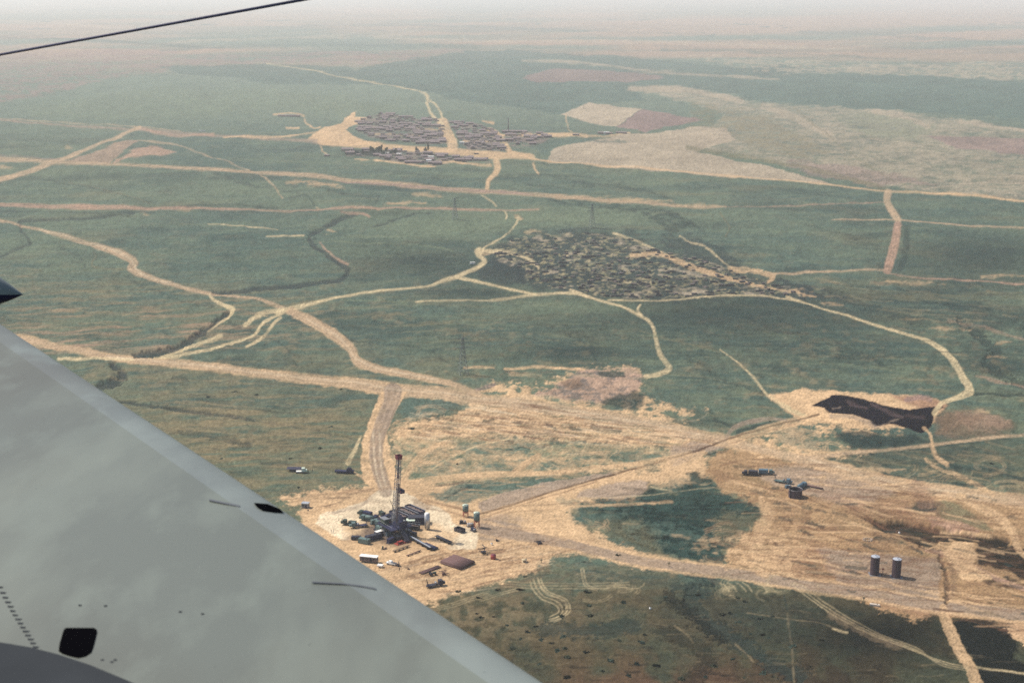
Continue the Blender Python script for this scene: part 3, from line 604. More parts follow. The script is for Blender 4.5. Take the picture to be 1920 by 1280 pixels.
patch([(1790,1015),(1826,1014),(1832,1040),(1826,1058),(1860,1085),(1800,1085),(1780,1050),(1768,1030)], C['sand'] * 1.02, .9, 3, 3, rag=2)
stroke([(1740,1050),(1640,1040),(1560,1035),(1480,1030)], 'rut', .4, 2, 2, w=2); stroke([(1440,1048),(1560,1058),(1600,1062)], 'rut', .6, 1.6, 2, w=2)
# wheel tracks south of the gravel road
for o in (0, 9, 19):
    stroke([(1490 + o, 1100),(1530 + o, 1130),(1580 + o, 1162 ),(1640 + o, 1192),(1700 + o, 1213),(1760, 1236 + o * .4),(1815, 1250 + o * .4)], 'pale', .75 - .015 * o, 1.3, 1, w=1.8, rag=.5)
stroke([(1560,1150),(1620,1185),(1680,1210)], 'dry', .6, 5, 3, w=16, rag=5)
stroke([(1830,1250),(1880,1257),(1960,1268)], 'pale', .7, 2, 2, w=4)
track([(1400,1148),(1480,1160),(1540,1168),(1570,1180),(1590,1186)], w=2.2, a=.5, c='dry3'); stroke([(1562,1178),(1588,1186)], 'pale', .6, 2, 1, w=5)
stroke([(1468,1105),(1478,1160),(1485,1215),(1488,1300)], 'dgreen', .7, 2, 1, w=2.5); stroke([(1476,1150),(1484,1210),(1490,1290)], 'dry3', .5, 2.5, 1, w=3.5, rag=2)
stroke([(1378,1205),(1400,1225),(1412,1240)], 'dry3', .5, 2, 1, w=4); stroke([(1265,1172),(1290,1190),(1300,1205)], 'dry3', .5, 2, 2, w=4, rag=1)
# loops of tyre marks
def rutloop(pts, n=2, gap=6, c='pale', a=.6, w=1.7):
    for k in range(n):
        o = (k - (n - 1) / 2) * gap
        q = []
        for i, p in enumerate(pts):
            p0 = pts[max(0, i - 1)]; p1 = pts[min(len(pts) - 1, i + 1)]
            dx, dy = p1[0] - p0[0], p1[1] - p0[1]; L = math.hypot(dx, dy) + 1e-6
            q.append((p[0] - dy / L * o, p[1] + dx / L * o * .7, w))
        stroke(q, c, a, 1.5, 1.2, rag=.4)
rutloop([(1000,1085),(1006,1100),(1020,1118),(1040,1125),(1055,1138),(1052,1152),(1035,1160)], 3, 8)
rutloop([(1012,1085),(1018,1100),(1032,1112),(1060,1125),(1068,1142),(1055,1155),(1030,1162)], 2, 5, a=.7)
rutloop([(1092,1065),(1095,1085),(1100,1098),(1120,1105)], 2, 5)
rutloop([(940,1094),(1000,1097),(1100,1098),(1180,1096)], 3, 7, a=.35)
rutloop([(900,1125),(940,1112),(980,1102)], 2, 5, a=.4); rutloop([(820,1140),(860,1130),(920,1110)], 3, 5, a=.35)
for cx in (1358, 1372, 1388, 1400, 1428, 1442):
    rutloop([(cx - 8, 1092), (cx + 3, 1098), (cx + 10, 1108)], 1, 4, a=.6)
rr = random.Random(21)
def scatter_ruts(x0, x1, y0, y1, n, c, a, size=(14, 40), flat=.45, w=1.5):
    for _ in range(n):
        cx, cy = rr.uniform(x0, x1), rr.uniform(y0, y1)
        r = rr.uniform(*size); t0 = rr.uniform(0, 6.28); dt = rr.uniform(.8, 2.6) * rr.choice((-1, 1))
        pts = [(cx + r * math.cos(t0 + dt * k / 5), cy + r * flat * math.sin(t0 + dt * k / 5)) for k in range(6)]
        rutloop(pts, rr.choice((1, 2, 2, 3)), rr.uniform(3, 5.5), c, a * rr.uniform(.6, 1.1), w)
scatter_ruts(745, 860, 775, 880, 60, 'sand', .6)
scatter_ruts(745, 860, 775, 880, 20, 'green', .4)
scatter_ruts(860, 1300, 760, 880, 70, 'olive', .35, (15, 60), .3)
scatter_ruts(1380, 1900, 860, 1120, 90, 'olive', .3, (15, 70), .3)
scatter_ruts(1560, 1900, 940, 1100, 90, 'rut', .4, (20, 90), .35)
scatter_ruts(560, 700, 905, 960, 20, 'rut', .4, (20, 70), .2)
scatter_ruts(770, 1290, 815, 885, 150, 'sand', .6, flat=.35)
scatter_ruts(780, 1290, 815, 885, 60, 'sand', .5, (40, 110), .2)
scatter_ruts(820, 1290, 765, 830, 40, 'rut', .22, (30, 90), flat=.22)
scatter_ruts(820, 1290, 755, 830, 40, 'cream', .25, (30, 90), flat=.2)
scatter_ruts(990, 1120, 965, 1015, 26, 'sand', .65)
scatter_ruts(1340, 1480, 990, 1065, 46, 'sand', .55)
scatter_ruts(1380, 1760, 930, 1085, 110, 'rut', .42, (20, 90), .3)
scatter_ruts(1450, 1560, 800, 850, 22, 'sand', .6)
scatter_ruts(1360, 1500, 1085, 1115, 14, 'pale', .35)
scatter_ruts(820, 1040, 1005, 1095, 60, 'rut', .32, (30, 110), .3)
scatter_ruts(1560, 1900, 870, 960, 40, 'sand', .4, (20, 70), .35)
scatter_ruts(1100, 1250, 1085, 1120, 10, 'pale', .3)
scatter_ruts(600, 720, 740, 880, 8, 'olive', .35)
def veins(poly, n, c, a, L=(30, 120), slope=(.05, .2), w=(1.2, 2.4)):
    xs = [p[0] for p in poly]; ys = [p[1] for p in poly]; k = 0
    while k < n:
        x, y = rr.uniform(min(xs), max(xs)), rr.uniform(min(ys), max(ys))
        if not inside_((x, y), poly): continue
        k += 1; l = rr.uniform(*L); s = rr.uniform(*slope); h = rr.uniform(-3, 3)
        stroke([(x - l / 2, y - l * s / 2), (x, y + h), (x + l / 2, y + l * s / 2)], c, a * rr.uniform(.5, 1.2), 1.5, 1.5, rag=.8, w=rr.uniform(*w))
def inside_(p, poly):
    x, y = p; r = False; n = len(poly)
    for i in range(n):
        x0, y0 = poly[i]; x1, y1 = poly[(i + 1) % n]
        if (y0 > y) != (y1 > y) and x < (x1 - x0) * (y - y0) / (y1 - y0) + x0: r = not r
    return r
SANDA = [(740,812),(870,765),(960,752),(1200,792),(1335,830),(1240,840),(1000,824),(800,826)]
SANDB = [(1340,862),(1500,868),(1920,945),(1940,1200),(1800,1160),(1620,1120),(1440,1080),(1370,1060),(1425,975),(1400,938)]
SANDC = [(830,1125),(700,1060),(850,1030),(1000,1020),(1060,1040),(960,1085)]
veins(SANDA, 140, 'rut', .5); veins(SANDA, 60, 'olive', .6, (12, 50), (0, .12), (1.5, 4)); veins(SANDA, 40, 'cream', .35)
veins(SANDB, 170, 'rut', .6, (30, 170), (-.1, .4)); veins(SANDB, 90, 'sand', .6, (30, 120), (-.1, .35), (1.5, 5)); veins(SANDB, 60, 'dgreen', .6, (8, 50), (0, .3), (1.2, 6))
veins(SANDC, 70, 'rut', .5, (40, 140), (-.3, -.1)); veins(SANDC, 20, 'cream', .3, (40, 140), (-.3, -.1))
veins([(1090,952),(1200,910),(1420,950),(1370,1040),(1200,1025)], 40, 'scrub', .4, (20, 90), (-.05, .1), (1.5, 4))
veins([(760,905),(1040,890),(1050,910),(930,925),(860,945)], 24, 'sand', .4, (20, 70), (-.15, .05))
veins([(640,700),(200,690),(400,820),(520,900),(680,880)], 90, 'dry3', .4, (20, 120), (0, .12), (1.2, 4)); veins([(640,700),(200,690),(400,820),(520,900),(680,880)], 60, 'dgreen', .4, (15, 70), (0, .12), (1.5, 5))
veins([(0,500),(380,560),(240,660),(60,640),(0,600)], 60, 'dry3', .3, (30, 160), (0, .06), (1, 3)); veins([(0,500),(380,560),(240,660),(60,640),(0,600)], 30, 'teal', .4, (30, 120), (0, .06), (1.5, 5))
veins([(680,600),(1220,600),(1500,620),(1760,690),(1440,720),(860,700)], 90, 'lgreen', .35, (30, 160), (0, .05), (1, 3)); veins([(680,600),(1220,600),(1500,620),(1760,690),(1440,720),(860,700)], 60, 'dgreen', .3, (30, 160), (0, .05), (1.5, 4))
veins([(840,1130),(1400,1100),(1900,1240),(1850,1279),(1040,1279)], 90, 'dry3', .2, (10, 60), (-.05, .1), (1.2, 3)); veins([(840,1130),(1400,1100),(1900,1240),(1850,1279),(1040,1279)], 120, 'scrub', .45, (8, 40), (-.05, .1), (1.5, 5))
veins([(1460,520),(1900,540),(1900,720),(1820,700),(1600,590)], 50, 'dgreen', .45, (20, 90), (0, .2), (1.5, 5)); veins([(1460,520),(1900,540),(1900,720),(1820,700),(1600,590)], 40, 'dry3', .4, (20, 90), (0, .2), (1, 3))
veins([(1560,860),(1900,830),(1900,920),(1700,900)], 30, 'dgreen', .5, (20, 90), (0, .2), (2, 6)); veins([(1560,860),(1900,830),(1900,920),(1700,900)], 30, 'dry3', .5, (20, 90), (0, .3), (1, 4))
veins([(0,300),(900,370),(1640,390),(1600,500),(600,500),(0,480)], 110, 'lgreen', .3, (40, 200), (0, .04), (1, 2.6)); veins([(0,300),(900,370),(1640,390),(1600,500),(600,500),(0,480)], 70, 'teal', .35, (40, 200), (0, .04), (1, 3))
veins(VILL, 90, 'tan', .5, (6, 26), (-.1, .2), (1.2, 2.6)); veins(VILL, 170, 'pale', .55, (4, 14), (-.3, .4), (1.2, 2.2)); veins(VILL, 60, 'gull', .6, (6, 30), (-.1, .2), (1.5, 3))
for k in range(12):
    x = rr.uniform(820, 960); y = rr.uniform(1040, 1100)
    stroke([(x, y), (x + rr.uniform(60, 120), y - rr.uniform(12, 30))], 'rut', .3, 1.6, 2, w=1.6)
for p0, p1, w in (((530,937),(612,925),2.5),((615,933),(655,931),4),((650,926),(700,914),4),((820,910),(870,903),2.5),((835,905),(900,903),2),((600,950),(640,940),2)):
    stroke([p0, ((p0[0] + p1[0]) / 2, (p0[1] + p1[1]) / 2 + 1), p1], 'brown', .75, 1.8, 1.5, w=w, rag=1)
stroke([(625,962),(680,945),(700,925)], 'grey', .6, 3, 1.5, w=5)
stroke([(800,938),(850,950),(900,962)], 'rut', .8, 2, 1.5, w=4)
stroke([(800,952),(845,960),(880,970)], 'rut', .6, 2, 1.5, w=3)
# fine relief of the land, scaled with distance so that it stays smooth
GZ += (0.35 * N_small * (DIST / 900.0) * (IDS == 0) + 0.9 * N_mid * (DIST / 900.0) * sstep((DIST - 500) / 600)).astype(np.float32)
flat = np.clip(glow(770, 1010, 170, 90) * 2.5, 0, 1)
GZ *= (1 - flat)
GZ = GZ * sstep((30000 - DIST) / 20000).astype(np.float32)
grainy = .40 * sstep((V - 40) / 500) + .05
COL *= (1 + grainy * (.30 * N_grain + .28 * N_fine * (COL[..., 0] < .16) + .2 * N_st3) + .05 * N_mid)[..., None]
COL = np.clip(COL, .0025, .85)

def ground_z(px, py):
    j = int(np.clip(np.searchsorted(us, px), 1, NU - 1)); i = int(np.clip(np.searchsorted(vs, py), 1, NV - 1))
    return float(GZ[i - 1:i + 1, j - 1:j + 1].min())

def at(px, py):
    z = ground_z(px, py)
    return sight(px, py, z)

# soil material: tones come from the land's painted colours, fine grain from noise
def soil_material():
    m = bpy.data.materials.new('soil'); m.use_nodes = True
    n = m.node_tree.nodes; l = m.node_tree.links
    b = n['Principled BSDF']; b.inputs['Roughness'].default_value = 1.0
    b.inputs['Specular IOR Level'].default_value = 0.03
    at_ = n.new('ShaderNodeAttribute'); at_.attribute_name = 'soil'
    tc = n.new('ShaderNodeTexCoord')
    no = n.new('ShaderNodeTexNoise'); no.inputs['Scale'].default_value = 0.35; no.inputs['Detail'].default_value = 6; no.inputs['Roughness'].default_value = .75
    l.new(tc.outputs['Object'], no.inputs['Vector'])
    mr = n.new('ShaderNodeMapRange'); mr.inputs[1].default_value = .25; mr.inputs[2].default_value = .75; mr.inputs[3].default_value = .82; mr.inputs[4].default_value = 1.18
    l.new(no.outputs['Fac'], mr.inputs[0])
    mx = n.new('ShaderNodeVectorMath'); mx.operation = 'SCALE'
    l.new(at_.outputs['Color'], mx.inputs[0]); l.new(mr.outputs[0], mx.inputs['Scale'])
    l.new(mx.outputs[0], b.inputs['Base Color'])
    return m
SOIL = soil_material()

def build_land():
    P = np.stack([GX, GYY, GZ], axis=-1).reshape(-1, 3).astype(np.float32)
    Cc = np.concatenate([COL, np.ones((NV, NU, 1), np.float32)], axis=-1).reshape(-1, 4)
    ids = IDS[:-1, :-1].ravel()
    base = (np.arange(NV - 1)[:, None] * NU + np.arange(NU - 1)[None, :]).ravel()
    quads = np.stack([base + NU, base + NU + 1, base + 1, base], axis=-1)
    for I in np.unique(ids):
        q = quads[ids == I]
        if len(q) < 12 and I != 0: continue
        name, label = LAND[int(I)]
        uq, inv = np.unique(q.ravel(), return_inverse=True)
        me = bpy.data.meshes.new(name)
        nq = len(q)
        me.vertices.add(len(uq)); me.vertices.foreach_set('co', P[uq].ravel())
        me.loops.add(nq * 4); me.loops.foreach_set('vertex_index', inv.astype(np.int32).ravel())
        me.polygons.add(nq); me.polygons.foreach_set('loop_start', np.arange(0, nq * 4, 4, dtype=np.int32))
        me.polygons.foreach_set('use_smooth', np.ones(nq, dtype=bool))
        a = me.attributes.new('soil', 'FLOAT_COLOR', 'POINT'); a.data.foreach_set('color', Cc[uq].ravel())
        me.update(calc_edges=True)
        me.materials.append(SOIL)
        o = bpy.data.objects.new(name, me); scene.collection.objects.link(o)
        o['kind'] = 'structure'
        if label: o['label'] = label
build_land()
# the rest of the plain, behind and beside the aeroplane
me = bpy.data.meshes.new('plain')
R = 110000.0
me.from_pydata([(-R, -R, -8), (R, -R, -8), (R, R, -8), (-R, R, -8)], [], [(0, 1, 2, 3)])
a = me.attributes.new('soil', 'FLOAT_COLOR', 'POINT'); a.data.foreach_set('color', list(C['green']) .__add__([1.0]) * 4)
me.materials.append(SOIL)
o = bpy.data.objects.new('plain', me); scene.collection.objects.link(o); o['kind'] = 'structure'
# ------------------------------------------------------------------ materials for built things
def mat(name, c, rough=.7, metal=0.0, var=.15, scale=1.2, streak=None, spec=.3):
    m = bpy.data.materials.new(name); m.use_nodes = True
    n = m.node_tree.nodes; l = m.node_tree.links
    b = n['Principled BSDF']; b.inputs['Roughness'].default_value = rough; b.inputs['Metallic'].default_value = metal
    b.inputs['Specular IOR Level'].default_value = spec
    tc = n.new('ShaderNodeTexCoord'); no = n.new('ShaderNodeTexNoise')
    no.inputs['Scale'].default_value = scale; no.inputs['Detail'].default_value = 5
    if streak:
        mp = n.new('ShaderNodeMapping'); mp.inputs['Scale'].default_value = streak
        l.new(tc.outputs['Object'], mp.inputs[0]); l.new(mp.outputs[0], no.inputs['Vector'])
    else:
        l.new(tc.outputs['Object'], no.inputs['Vector'])
    cr = n.new('ShaderNodeValToRGB')
    c = [float(v) for v in c]
    cr.color_ramp.elements[0].position = .3; cr.color_ramp.elements[1].position = .7
    cr.color_ramp.elements[0].color = [v * (1 - var) for v in c] + [1]
    cr.color_ramp.elements[1].color = [min(1, v * (1 + var)) for v in c] + [1]
    l.new(no.outputs['Fac'], cr.inputs[0]); l.new(cr.outputs[0], b.inputs['Base Color'])
    return m
M = {}
for k, c, r, me_ in (('dark_steel', (.035, .035, .05), .6, .2), ('navy', (.02, .022, .06), .6, 0), ('dark_green', (.035, .055, .045), .6, 0), ('teal_paint', (.10, .15, .14), .55, 0),
                     ('silver', (.50, .50, .50), .35, .5), ('white_paint', (.8, .78, .72), .5, 0), ('pale_green', (.55, .62, .50), .6, 0), ('red_paint', (.30, .05, .04), .6, 0), ('deep_red', (.14, .02, .04), .6, 0),
                     ('rust_pipe', (.13, .07, .065), .75, .1), ('grey_steel', (.22, .22, .23), .5, .3), ('rubber', (.015, .015, .017), .9, 0), ('glass', (.03, .04, .05), .1, 0), ('mud', (.36, .28, .21), .95, 0),
                     ('mud_hut', (.085, .085, .085), .95, 0), ('mud_dark', (.16, .12, .11), .95, 0), ('roof_mauve', (.20, .16, .16), .95, 0), ('roof_pale', (.5, .42, .34), .9, 0), ('timber', (.24, .17, .11), .85, 0), ('tank_side', (.07, .05, .062), .6, .2), ('tank_top', (.40, .42, .46), .5, .2),
                     ('blue_paint', (.08, .14, .18), .5, 0), ('cloth_dark', (.03, .03, .04), .9, 0), ('cloth_pale', (.6, .56, .5), .9, 0), ('skin', (.22, .13, .09), .7, 0), ('leaf', (.035, .06, .045), .9, 0), ('leaf_dry', (.04, .05, .03), .9, 0), ('bark', (.10, .075, .055), .9, 0),
                     ('wire', (.05, .05, .09), .6, .3), ('sand_steel', (.42, .33, .2), .7, 0), ('oil', (.006, .006, .01), .25, 0), ('pylon_steel', (.16, .19, .18), .6, .3)):
    M[k] = mat(k, c, r, me_)

class MB:
    def __init__(s): s.v = []; s.f = []; s.m = []; s.mats = []
    def _mi(s, m):
        if m not in s.mats: s.mats.append(m)
        return s.mats.index(m)
    def add(s, vs_, fs, m):
        k = len(s.v); mi = s._mi(m)
        s.v += [tuple(v) for v in vs_]; s.f += [tuple(i + k for i in f) for f in fs]; s.m += [mi] * len(fs)
        return s
    def box(s, c, d, m, rz=0.0, taper=1.0, tilt=0.0):
        """c = centre of the base, d = size"""
        R = Matrix.Rotation(rz, 3, 'Z') @ Matrix.Rotation(tilt, 3, 'Y')
        vv = []
        for z, t in ((0, 1), (d[2], taper)):
            for x, y in ((-1, -1), (1, -1), (1, 1), (-1, 1)):
                vv.append(Vector(c) + R @ Vector((x * d[0] / 2 * t, y * d[1] / 2 * t, z)))
        return s.add(vv, [(3, 2, 1, 0), (4, 5, 6, 7), (0, 1, 5, 4), (1, 2, 6, 5), (2, 3, 7, 6), (3, 0, 4, 7)], m)
    def tube(s, a, b, r, m, n=6, r2=None, cap=True):
        a = Vector(a); b = Vector(b); d = (b - a)
        if d.length < 1e-6: return s
        q = d.to_track_quat('Z', 'Y'); r2 = r if r2 is None else r2
        vv = [a + q @ Vector((r * math.cos(2 * math.pi * i / n), r * math.sin(2 * math.pi * i / n), 0)) for i in range(n)]
        vv += [b + q @ Vector((r2 * math.cos(2 * math.pi * i / n), r2 * math.sin(2 * math.pi * i / n), 0)) for i in range(n)]
        ff = [(i, (i + 1) % n, n + (i + 1) % n, n + i) for i in range(n)]
        if cap: ff += [tuple(range(n - 1, -1, -1)), tuple(range(n, 2 * n))]
        return s.add(vv, ff, m)
    def dome(s, c, r, h, m, n=16, k=4):
        vv = []; ff = []
        for j in range(k):
            t = math.pi / 2 * j / k
            for i in range(n):
                vv.append((c[0] + r * math.cos(t) * math.cos(6.28318 * i / n), c[1] + r * math.cos(t) * math.sin(6.28318 * i / n), c[2] + h * math.sin(t)))
        vv.append((c[0], c[1], c[2] + h))
        for j in range(k - 1):
            for i in range(n): ff.append((j * n + i, j * n + (i + 1) % n, (j + 1) * n + (i + 1) % n, (j + 1) * n + i))
        for i in range(n): ff.append(((k - 1) * n + i, (k - 1) * n + (i + 1) % n, k * n))
        return s.add(vv, ff, m)
    def build(s, name, parent=None, smooth=False):
        me = bpy.data.meshes.new(name); me.from_pydata(s.v, [], s.f)
        for m in s.mats: me.materials.append(m)
        me.polygons.foreach_set('material_index', s.m)
        if smooth: me.polygons.foreach_set('use_smooth', [True] * len(s.f))
        me.update()
        o = bpy.data.objects.new(name, me); scene.collection.objects.link(o)
        if parent: o.parent = parent
        return o

def tag(o, label, cat, group=None):
    o['label'] = label; o['category'] = cat
    if group: o['group'] = group
    return o
def thing(name, label, cat, loc=(0, 0, 0), rz=0, group=None):
    o = bpy.data.objects.new(name, None); scene.collection.objects.link(o)
    o.location = loc; o.rotation_euler = (0, 0, rz); o.empty_display_size = .5
    return tag(o, label, cat, group)
def copy_thing(src, loc, rz=None, label=None, scale=None):
    c = src.copy(); scene.collection.objects.link(c); c.location = loc
    if rz is not None: c.rotation_euler = (0, 0, rz)
    if scale is not None: c.scale = (scale,) * 3 if not isinstance(scale, tuple) else scale
    if label: c['label'] = label
    for ch in list(src.children):
        d = ch.copy(); scene.collection.objects.link(d); d.parent = c
        for g in list(ch.children):
            e = g.copy(); scene.collection.objects.link(e); e.parent = d
    return c
def part(name, parent, fn, smooth=False):
    b = MB(); fn(b); return b.build(name, parent, smooth)
def B(name, parent, c, d, m, rz=0, taper=1.0):
    return MB().box(c, d, M[m], rz, taper).build(name, parent)
def TB(name, parent, a, b, r, m, n=8, r2=None):
    return MB().tube(a, b, r, M[m], n, r2).build(name, parent, n > 6)

A1 = math.radians(-55)     # the two directions the site is laid out in
A2 = math.radians(52)
# ================================================================== the drilling rig
p = at(741, 1003)
rig = thing('drilling_rig', 'tall dark lattice drilling rig with red crown standing on the cream pad', 'drilling rig', p, A1)
# local x runs along the pipe racks (towards the camera, right), y across
def frame(b):
    for x in (-5, 0, 5):
        for y in (-4, 0, 4):
            b.tube((x, y, 0), (x, y, 5.2), .28, M['dark_steel'], 5)
    for y in (-4, 0, 4):
        b.box((0, y, .1), (12, .5, .5), M['dark_steel']); b.tube((-5, y, .3), (0, y, 5), .14, M['dark_steel'], 4); b.tube((5, y, .3), (0, y, 5), .14, M['dark_steel'], 4)
    for x in (-5, 0, 5):
        b.tube((x, -4, .3), (x, 4, 5), .14, M['dark_steel'], 4)
part('substructure', rig, frame)
fl = B('drill_floor', rig, (0, 0, 5.2), (13.5, 11.5, .5), 'navy')
for y, s in ((-5.1, 1), (5.1, 1)):
    MB().tube((-6, y, 6.8), (6, y, 6.8), .06, M['grey_steel'], 4).tube((-6, y, 5.7), (-6, y, 6.8), .06, M['grey_steel'], 4).tube((6, y, 5.7), (6, y, 6.8), .06, M['grey_steel'], 4).tube((0, y, 5.7), (0, y, 6.8), .06, M['grey_steel'], 4).build('railing', rig)
B('wind_wall', rig, (4.2, -2.6, 5.7), (3.6, .15, 3.2), 'navy'); B('wind_wall', rig, (-3.5, 4.6, 5.7), (4.6, .15, 3.2), 'navy'); B('wind_wall', rig, (5.9, 1.2, 5.7), (.15, 4.5, 3.0), 'navy')
dh = B('doghouse', rig, (-3.6, -3.6, 5.7), (4, 2.6, 2.6), 'dark_green'); B('roof', dh, (-3.6, -3.6, 8.3), (4.3, 2.9, .15), 'grey_steel')
dw = TB('drawworks', rig, (-4, -1, 6.7), (-4, 3, 6.7), .9, 'dark_steel', 10); B('skid', dw, (-4, 1, 5.7), (2.2, 4.6, .3), 'deep_red')
B('rotary_table', rig, (0, 0, 5.7), (1.6, 1.6, .35), 'grey_steel')
# mast: four tapering legs, horizontal girts and diagonals
MH0, MH1, LEAN = 5.7, 38.6, 0.075
# lean measured in the world x direction, so turn it back into rig axes
lx_, ly_ = math.cos(-A1) * 1, math.sin(-A1) * 1
def mp(sx, sy, z):
    t = (z - MH0) / (MH1 - MH0)
    w = 1.3 * (1 - t) + .8 * t
    return (sx * w + LEAN * (z - MH0) * lx_, sy * w + LEAN * (z - MH0) * ly_, z)
for sx in (-1, 1):
    for sy in (-1, 1):
        TB('mast_leg', rig, mp(sx, sy, MH0), mp(sx, sy, MH1), .15, 'grey_steel', 6)
def braces(b):
    zs = [MH0 + i * (MH1 - MH0) / 16 for i in range(17)]
    for i, z in enumerate(zs):
        for a, c in (((-1, -1), (1, -1)), ((1, -1), (1, 1)), ((1, 1), (-1, 1)), ((-1, 1), (-1, -1))):
            b.tube(mp(*a, z), mp(*c, z), .08, M['grey_steel'], 4)
            if i < 16:
                b.tube(mp(*a, z), mp(*c, zs[i + 1]), .07, M['grey_steel'], 4)
                if i % 2: b.tube(mp(*c, z), mp(*a, zs[i + 1]), .07, M['grey_steel'], 4)
part('mast_bracing', rig, braces)
c0 = mp(0, 0, MH1)
B('crown_block', rig, (c0[0], c0[1], MH1), (2.6, 2.4, 1.0), 'deep_red')
part('crown_railing', rig, lambda b: [b.box((c0[0] + x, c0[1] + y, MH1 + 1), (dx, dy, 1.0), M['deep_red']) for x, y, dx, dy in ((1.3, 0, .15, 2.4), (-1.3, 0, .15, 2.4), (0, 1.25, 2.4, .15), (0, -1.25, 2.4, .15))])
TB('gin_pole', rig, (c0[0], c0[1], MH1 + 1), (c0[0] - 1.8, c0[1] - 1.6, MH1 + 2.6), .12, 'deep_red', 5)
m0 = mp(0, 0, 21.5)
mb_ = B('racking_platform', rig, (m0[0], m0[1] + 2.2, 21.3), (3.8, 2.2, .3), 'deep_red')
part('platform_railing', mb_, lambda b: [b.box((m0[0] + x, m0[1] + y, 21.6), (dx, dy, 1.3), M['navy']) for x, y, dx, dy in ((1.9, 2.2, .1, 2.2), (-1.9, 2.2, .1, 2.2), (0, 3.3, 3.8, .1))])
for i in range(5):
    x = -1.0 + .5 * i
    b0 = mp(0, 0, 6); b1 = mp(0, 0, 27)
    MB().tube((x * .9, 1.0, 5.8), (b1[0] * .72 + x * .7, b1[1] * .72 + 1.2, 26), .08, M['rust_pipe'], 4).build('stand_of_pipe', rig)
tb0 = mp(0, 0, 32)
B('travelling_block', rig, (tb0[0], tb0[1], 29), (1.0, .7, 2.4), 'deep_red', 0, .6)
part('drilling_line', rig, lambda b: [b.tube((tb0[0] + x, tb0[1], 31.3), (c0[0] + x, c0[1], MH1), .05, M['wire'], 4) for x in (-.3, -.1, .1, .3)])
TB('kelly', rig, (0, 0, 6), (tb0[0], tb0[1], 29), .12, 'silver', 5)
TB('standpipe', rig, mp(-1.1, -.4, 6), mp(-1.1, -.4, 20), .12, 'white_paint', 5)
part('pipe_ramp', rig, lambda b: b.add([(6.2, -1.2, 5.5), (6.2, 1.2, 5.5), (12, 1.2, .9), (12, -1.2, .9), (6.2, -1.2, 5.2), (6.2, 1.2, 5.2), (11.6, 1.2, .6), (11.6, -1.2, .6)], [(0, 1, 2, 3), (7, 6, 5, 4), (0, 4, 5, 1), (1, 5, 6, 2), (2, 6, 7, 3), (3, 7, 4, 0)], M['dark_steel']))
part('stairway', rig, lambda b: [b.box((-2.6 + .5 * i, -5.9 - .0 * i, 5.0 - .45 * i), (.5, 1.0, .12), M['grey_steel']) for i in range(11)])
for i, y in enumerate((-3.6, -.4, 2.8)):
    e = B('engine', rig, (-9.2, y, .6), (4.2, 1.7, 2.0), ('teal_paint', 'dark_green', 'navy')[i]); B('radiator', e, (-11.6, y, .6), (.5, 1.9, 2.3), 'dark_steel'); TB('exhaust', e, (-8.6, y, 2.6), (-8.6, y, 4.2), .16, 'dark_steel', 6)
B('engine_skid', rig, (-9.3, -.4, 0), (6.4, 9.2, .6), 'dark_steel')
B('blowout_preventer', rig, (0, 0, .3), (1.4, 1.2, 3.6), 'deep_red', 0, .7)
TB('mud_hose', rig, (-1.5, -1.6, 18), (.6, -.4, 12), .12, 'rubber', 5)

# ------------------------------------------------------------------ round the rig
def shed(name, label, cat, px, py, L, W, H, rz, wall, roof, pitched=False, door=None, legs=False):
    t = thing(name, label, cat, at(px, py), rz)
    B('wall', t, (0, 0, 0 if not legs else .5), (L, W, H), wall)
    z = H + (.5 if legs else 0)
    if pitched:
        part('roof', t, lambda b: b.add([(-L/2-.3, -W/2-.3, z), (L/2+.3, -W/2-.3, z), (L/2+.3, W/2+.3, z), (-L/2-.3, W/2+.3, z), (-L/2-.3, 0, z+.9), (L/2+.3, 0, z+.9)], [(0,1,5,4),(2,3,4,5),(0,4,3),(1,2,5),(3,2,1,0)], M[roof]))
    else:
        B('roof', t, (0, 0, z), (L + .5, W + .5, .18), roof)
    if door: B('door', t, (L * .2, -W / 2 - .03, .1), (.9, .08, min(2, H - .3)), door); B('window', t, (-L * .25, -W / 2 - .03, H * .5), (.9, .08, .7), 'glass')
    return t
shed('site_cabin', 'small cabin with pale green roof and teal walls right of the rig', 'cabin', 770, 984, 3.8, 3.0, 2.7, A2 - .9, 'teal_paint', 'pale_green', door='dark_steel')
# long dark mud tanks north east of the mast
def mud_tank(label, px, py, L, W, H, rz, m='navy'):
    t = thing('mud_tank', label, 'mud tank', at(px, py), rz, 'open mud tanks beside the rig')
    B('skid', t, (0, 0, 0), (L, W * .9, .35), 'dark_steel')
    part('tank_shell', t, lambda b: [b.box((0, -W/2, .35), (L, .15, H), M[m]), b.box((0, W/2, .35), (L, .15, H), M[m]), b.box((-L/2, 0, .35), (.15, W, H), M[m]), b.box((L/2, 0, .35), (.15, W, H), M[m]), b.box((0, 0, .4), (L, W, .1), M[m])])
    B('mud', t, (0, 0, .6), (L - .3, W - .3, H * .6), 'mud_dark')
    B('walkway', t, (0, W / 2 + .35, H + .2), (L, .7, .1), 'grey_steel')
    TB('railing', t, (-L / 2, W / 2 + .6, H + 1.3), (L / 2, W / 2 + .6, H + 1.3), .05, 'grey_steel', 4)
    for x in (-L * .3, L * .05, L * .33):
        TB('agitator', t, (x, 0, H + .3), (x, 0, H + 1.2), .35, 'dark_steel', 8)
    return t
mud_tank('long dark mud tank farthest behind the rig, under the black roof line', 778, 961, 13, 3.0, 2.3, A1 + .12)
mud_tank('dark mud tank in the middle of the three behind the rig', 764, 966, 13, 3.0, 2.3, A1 + .12, 'dark_steel')
mud_tank('dark mud tank nearest the mast of the three behind the rig', 748, 971, 12, 3.0, 2.3, A1 + .12)
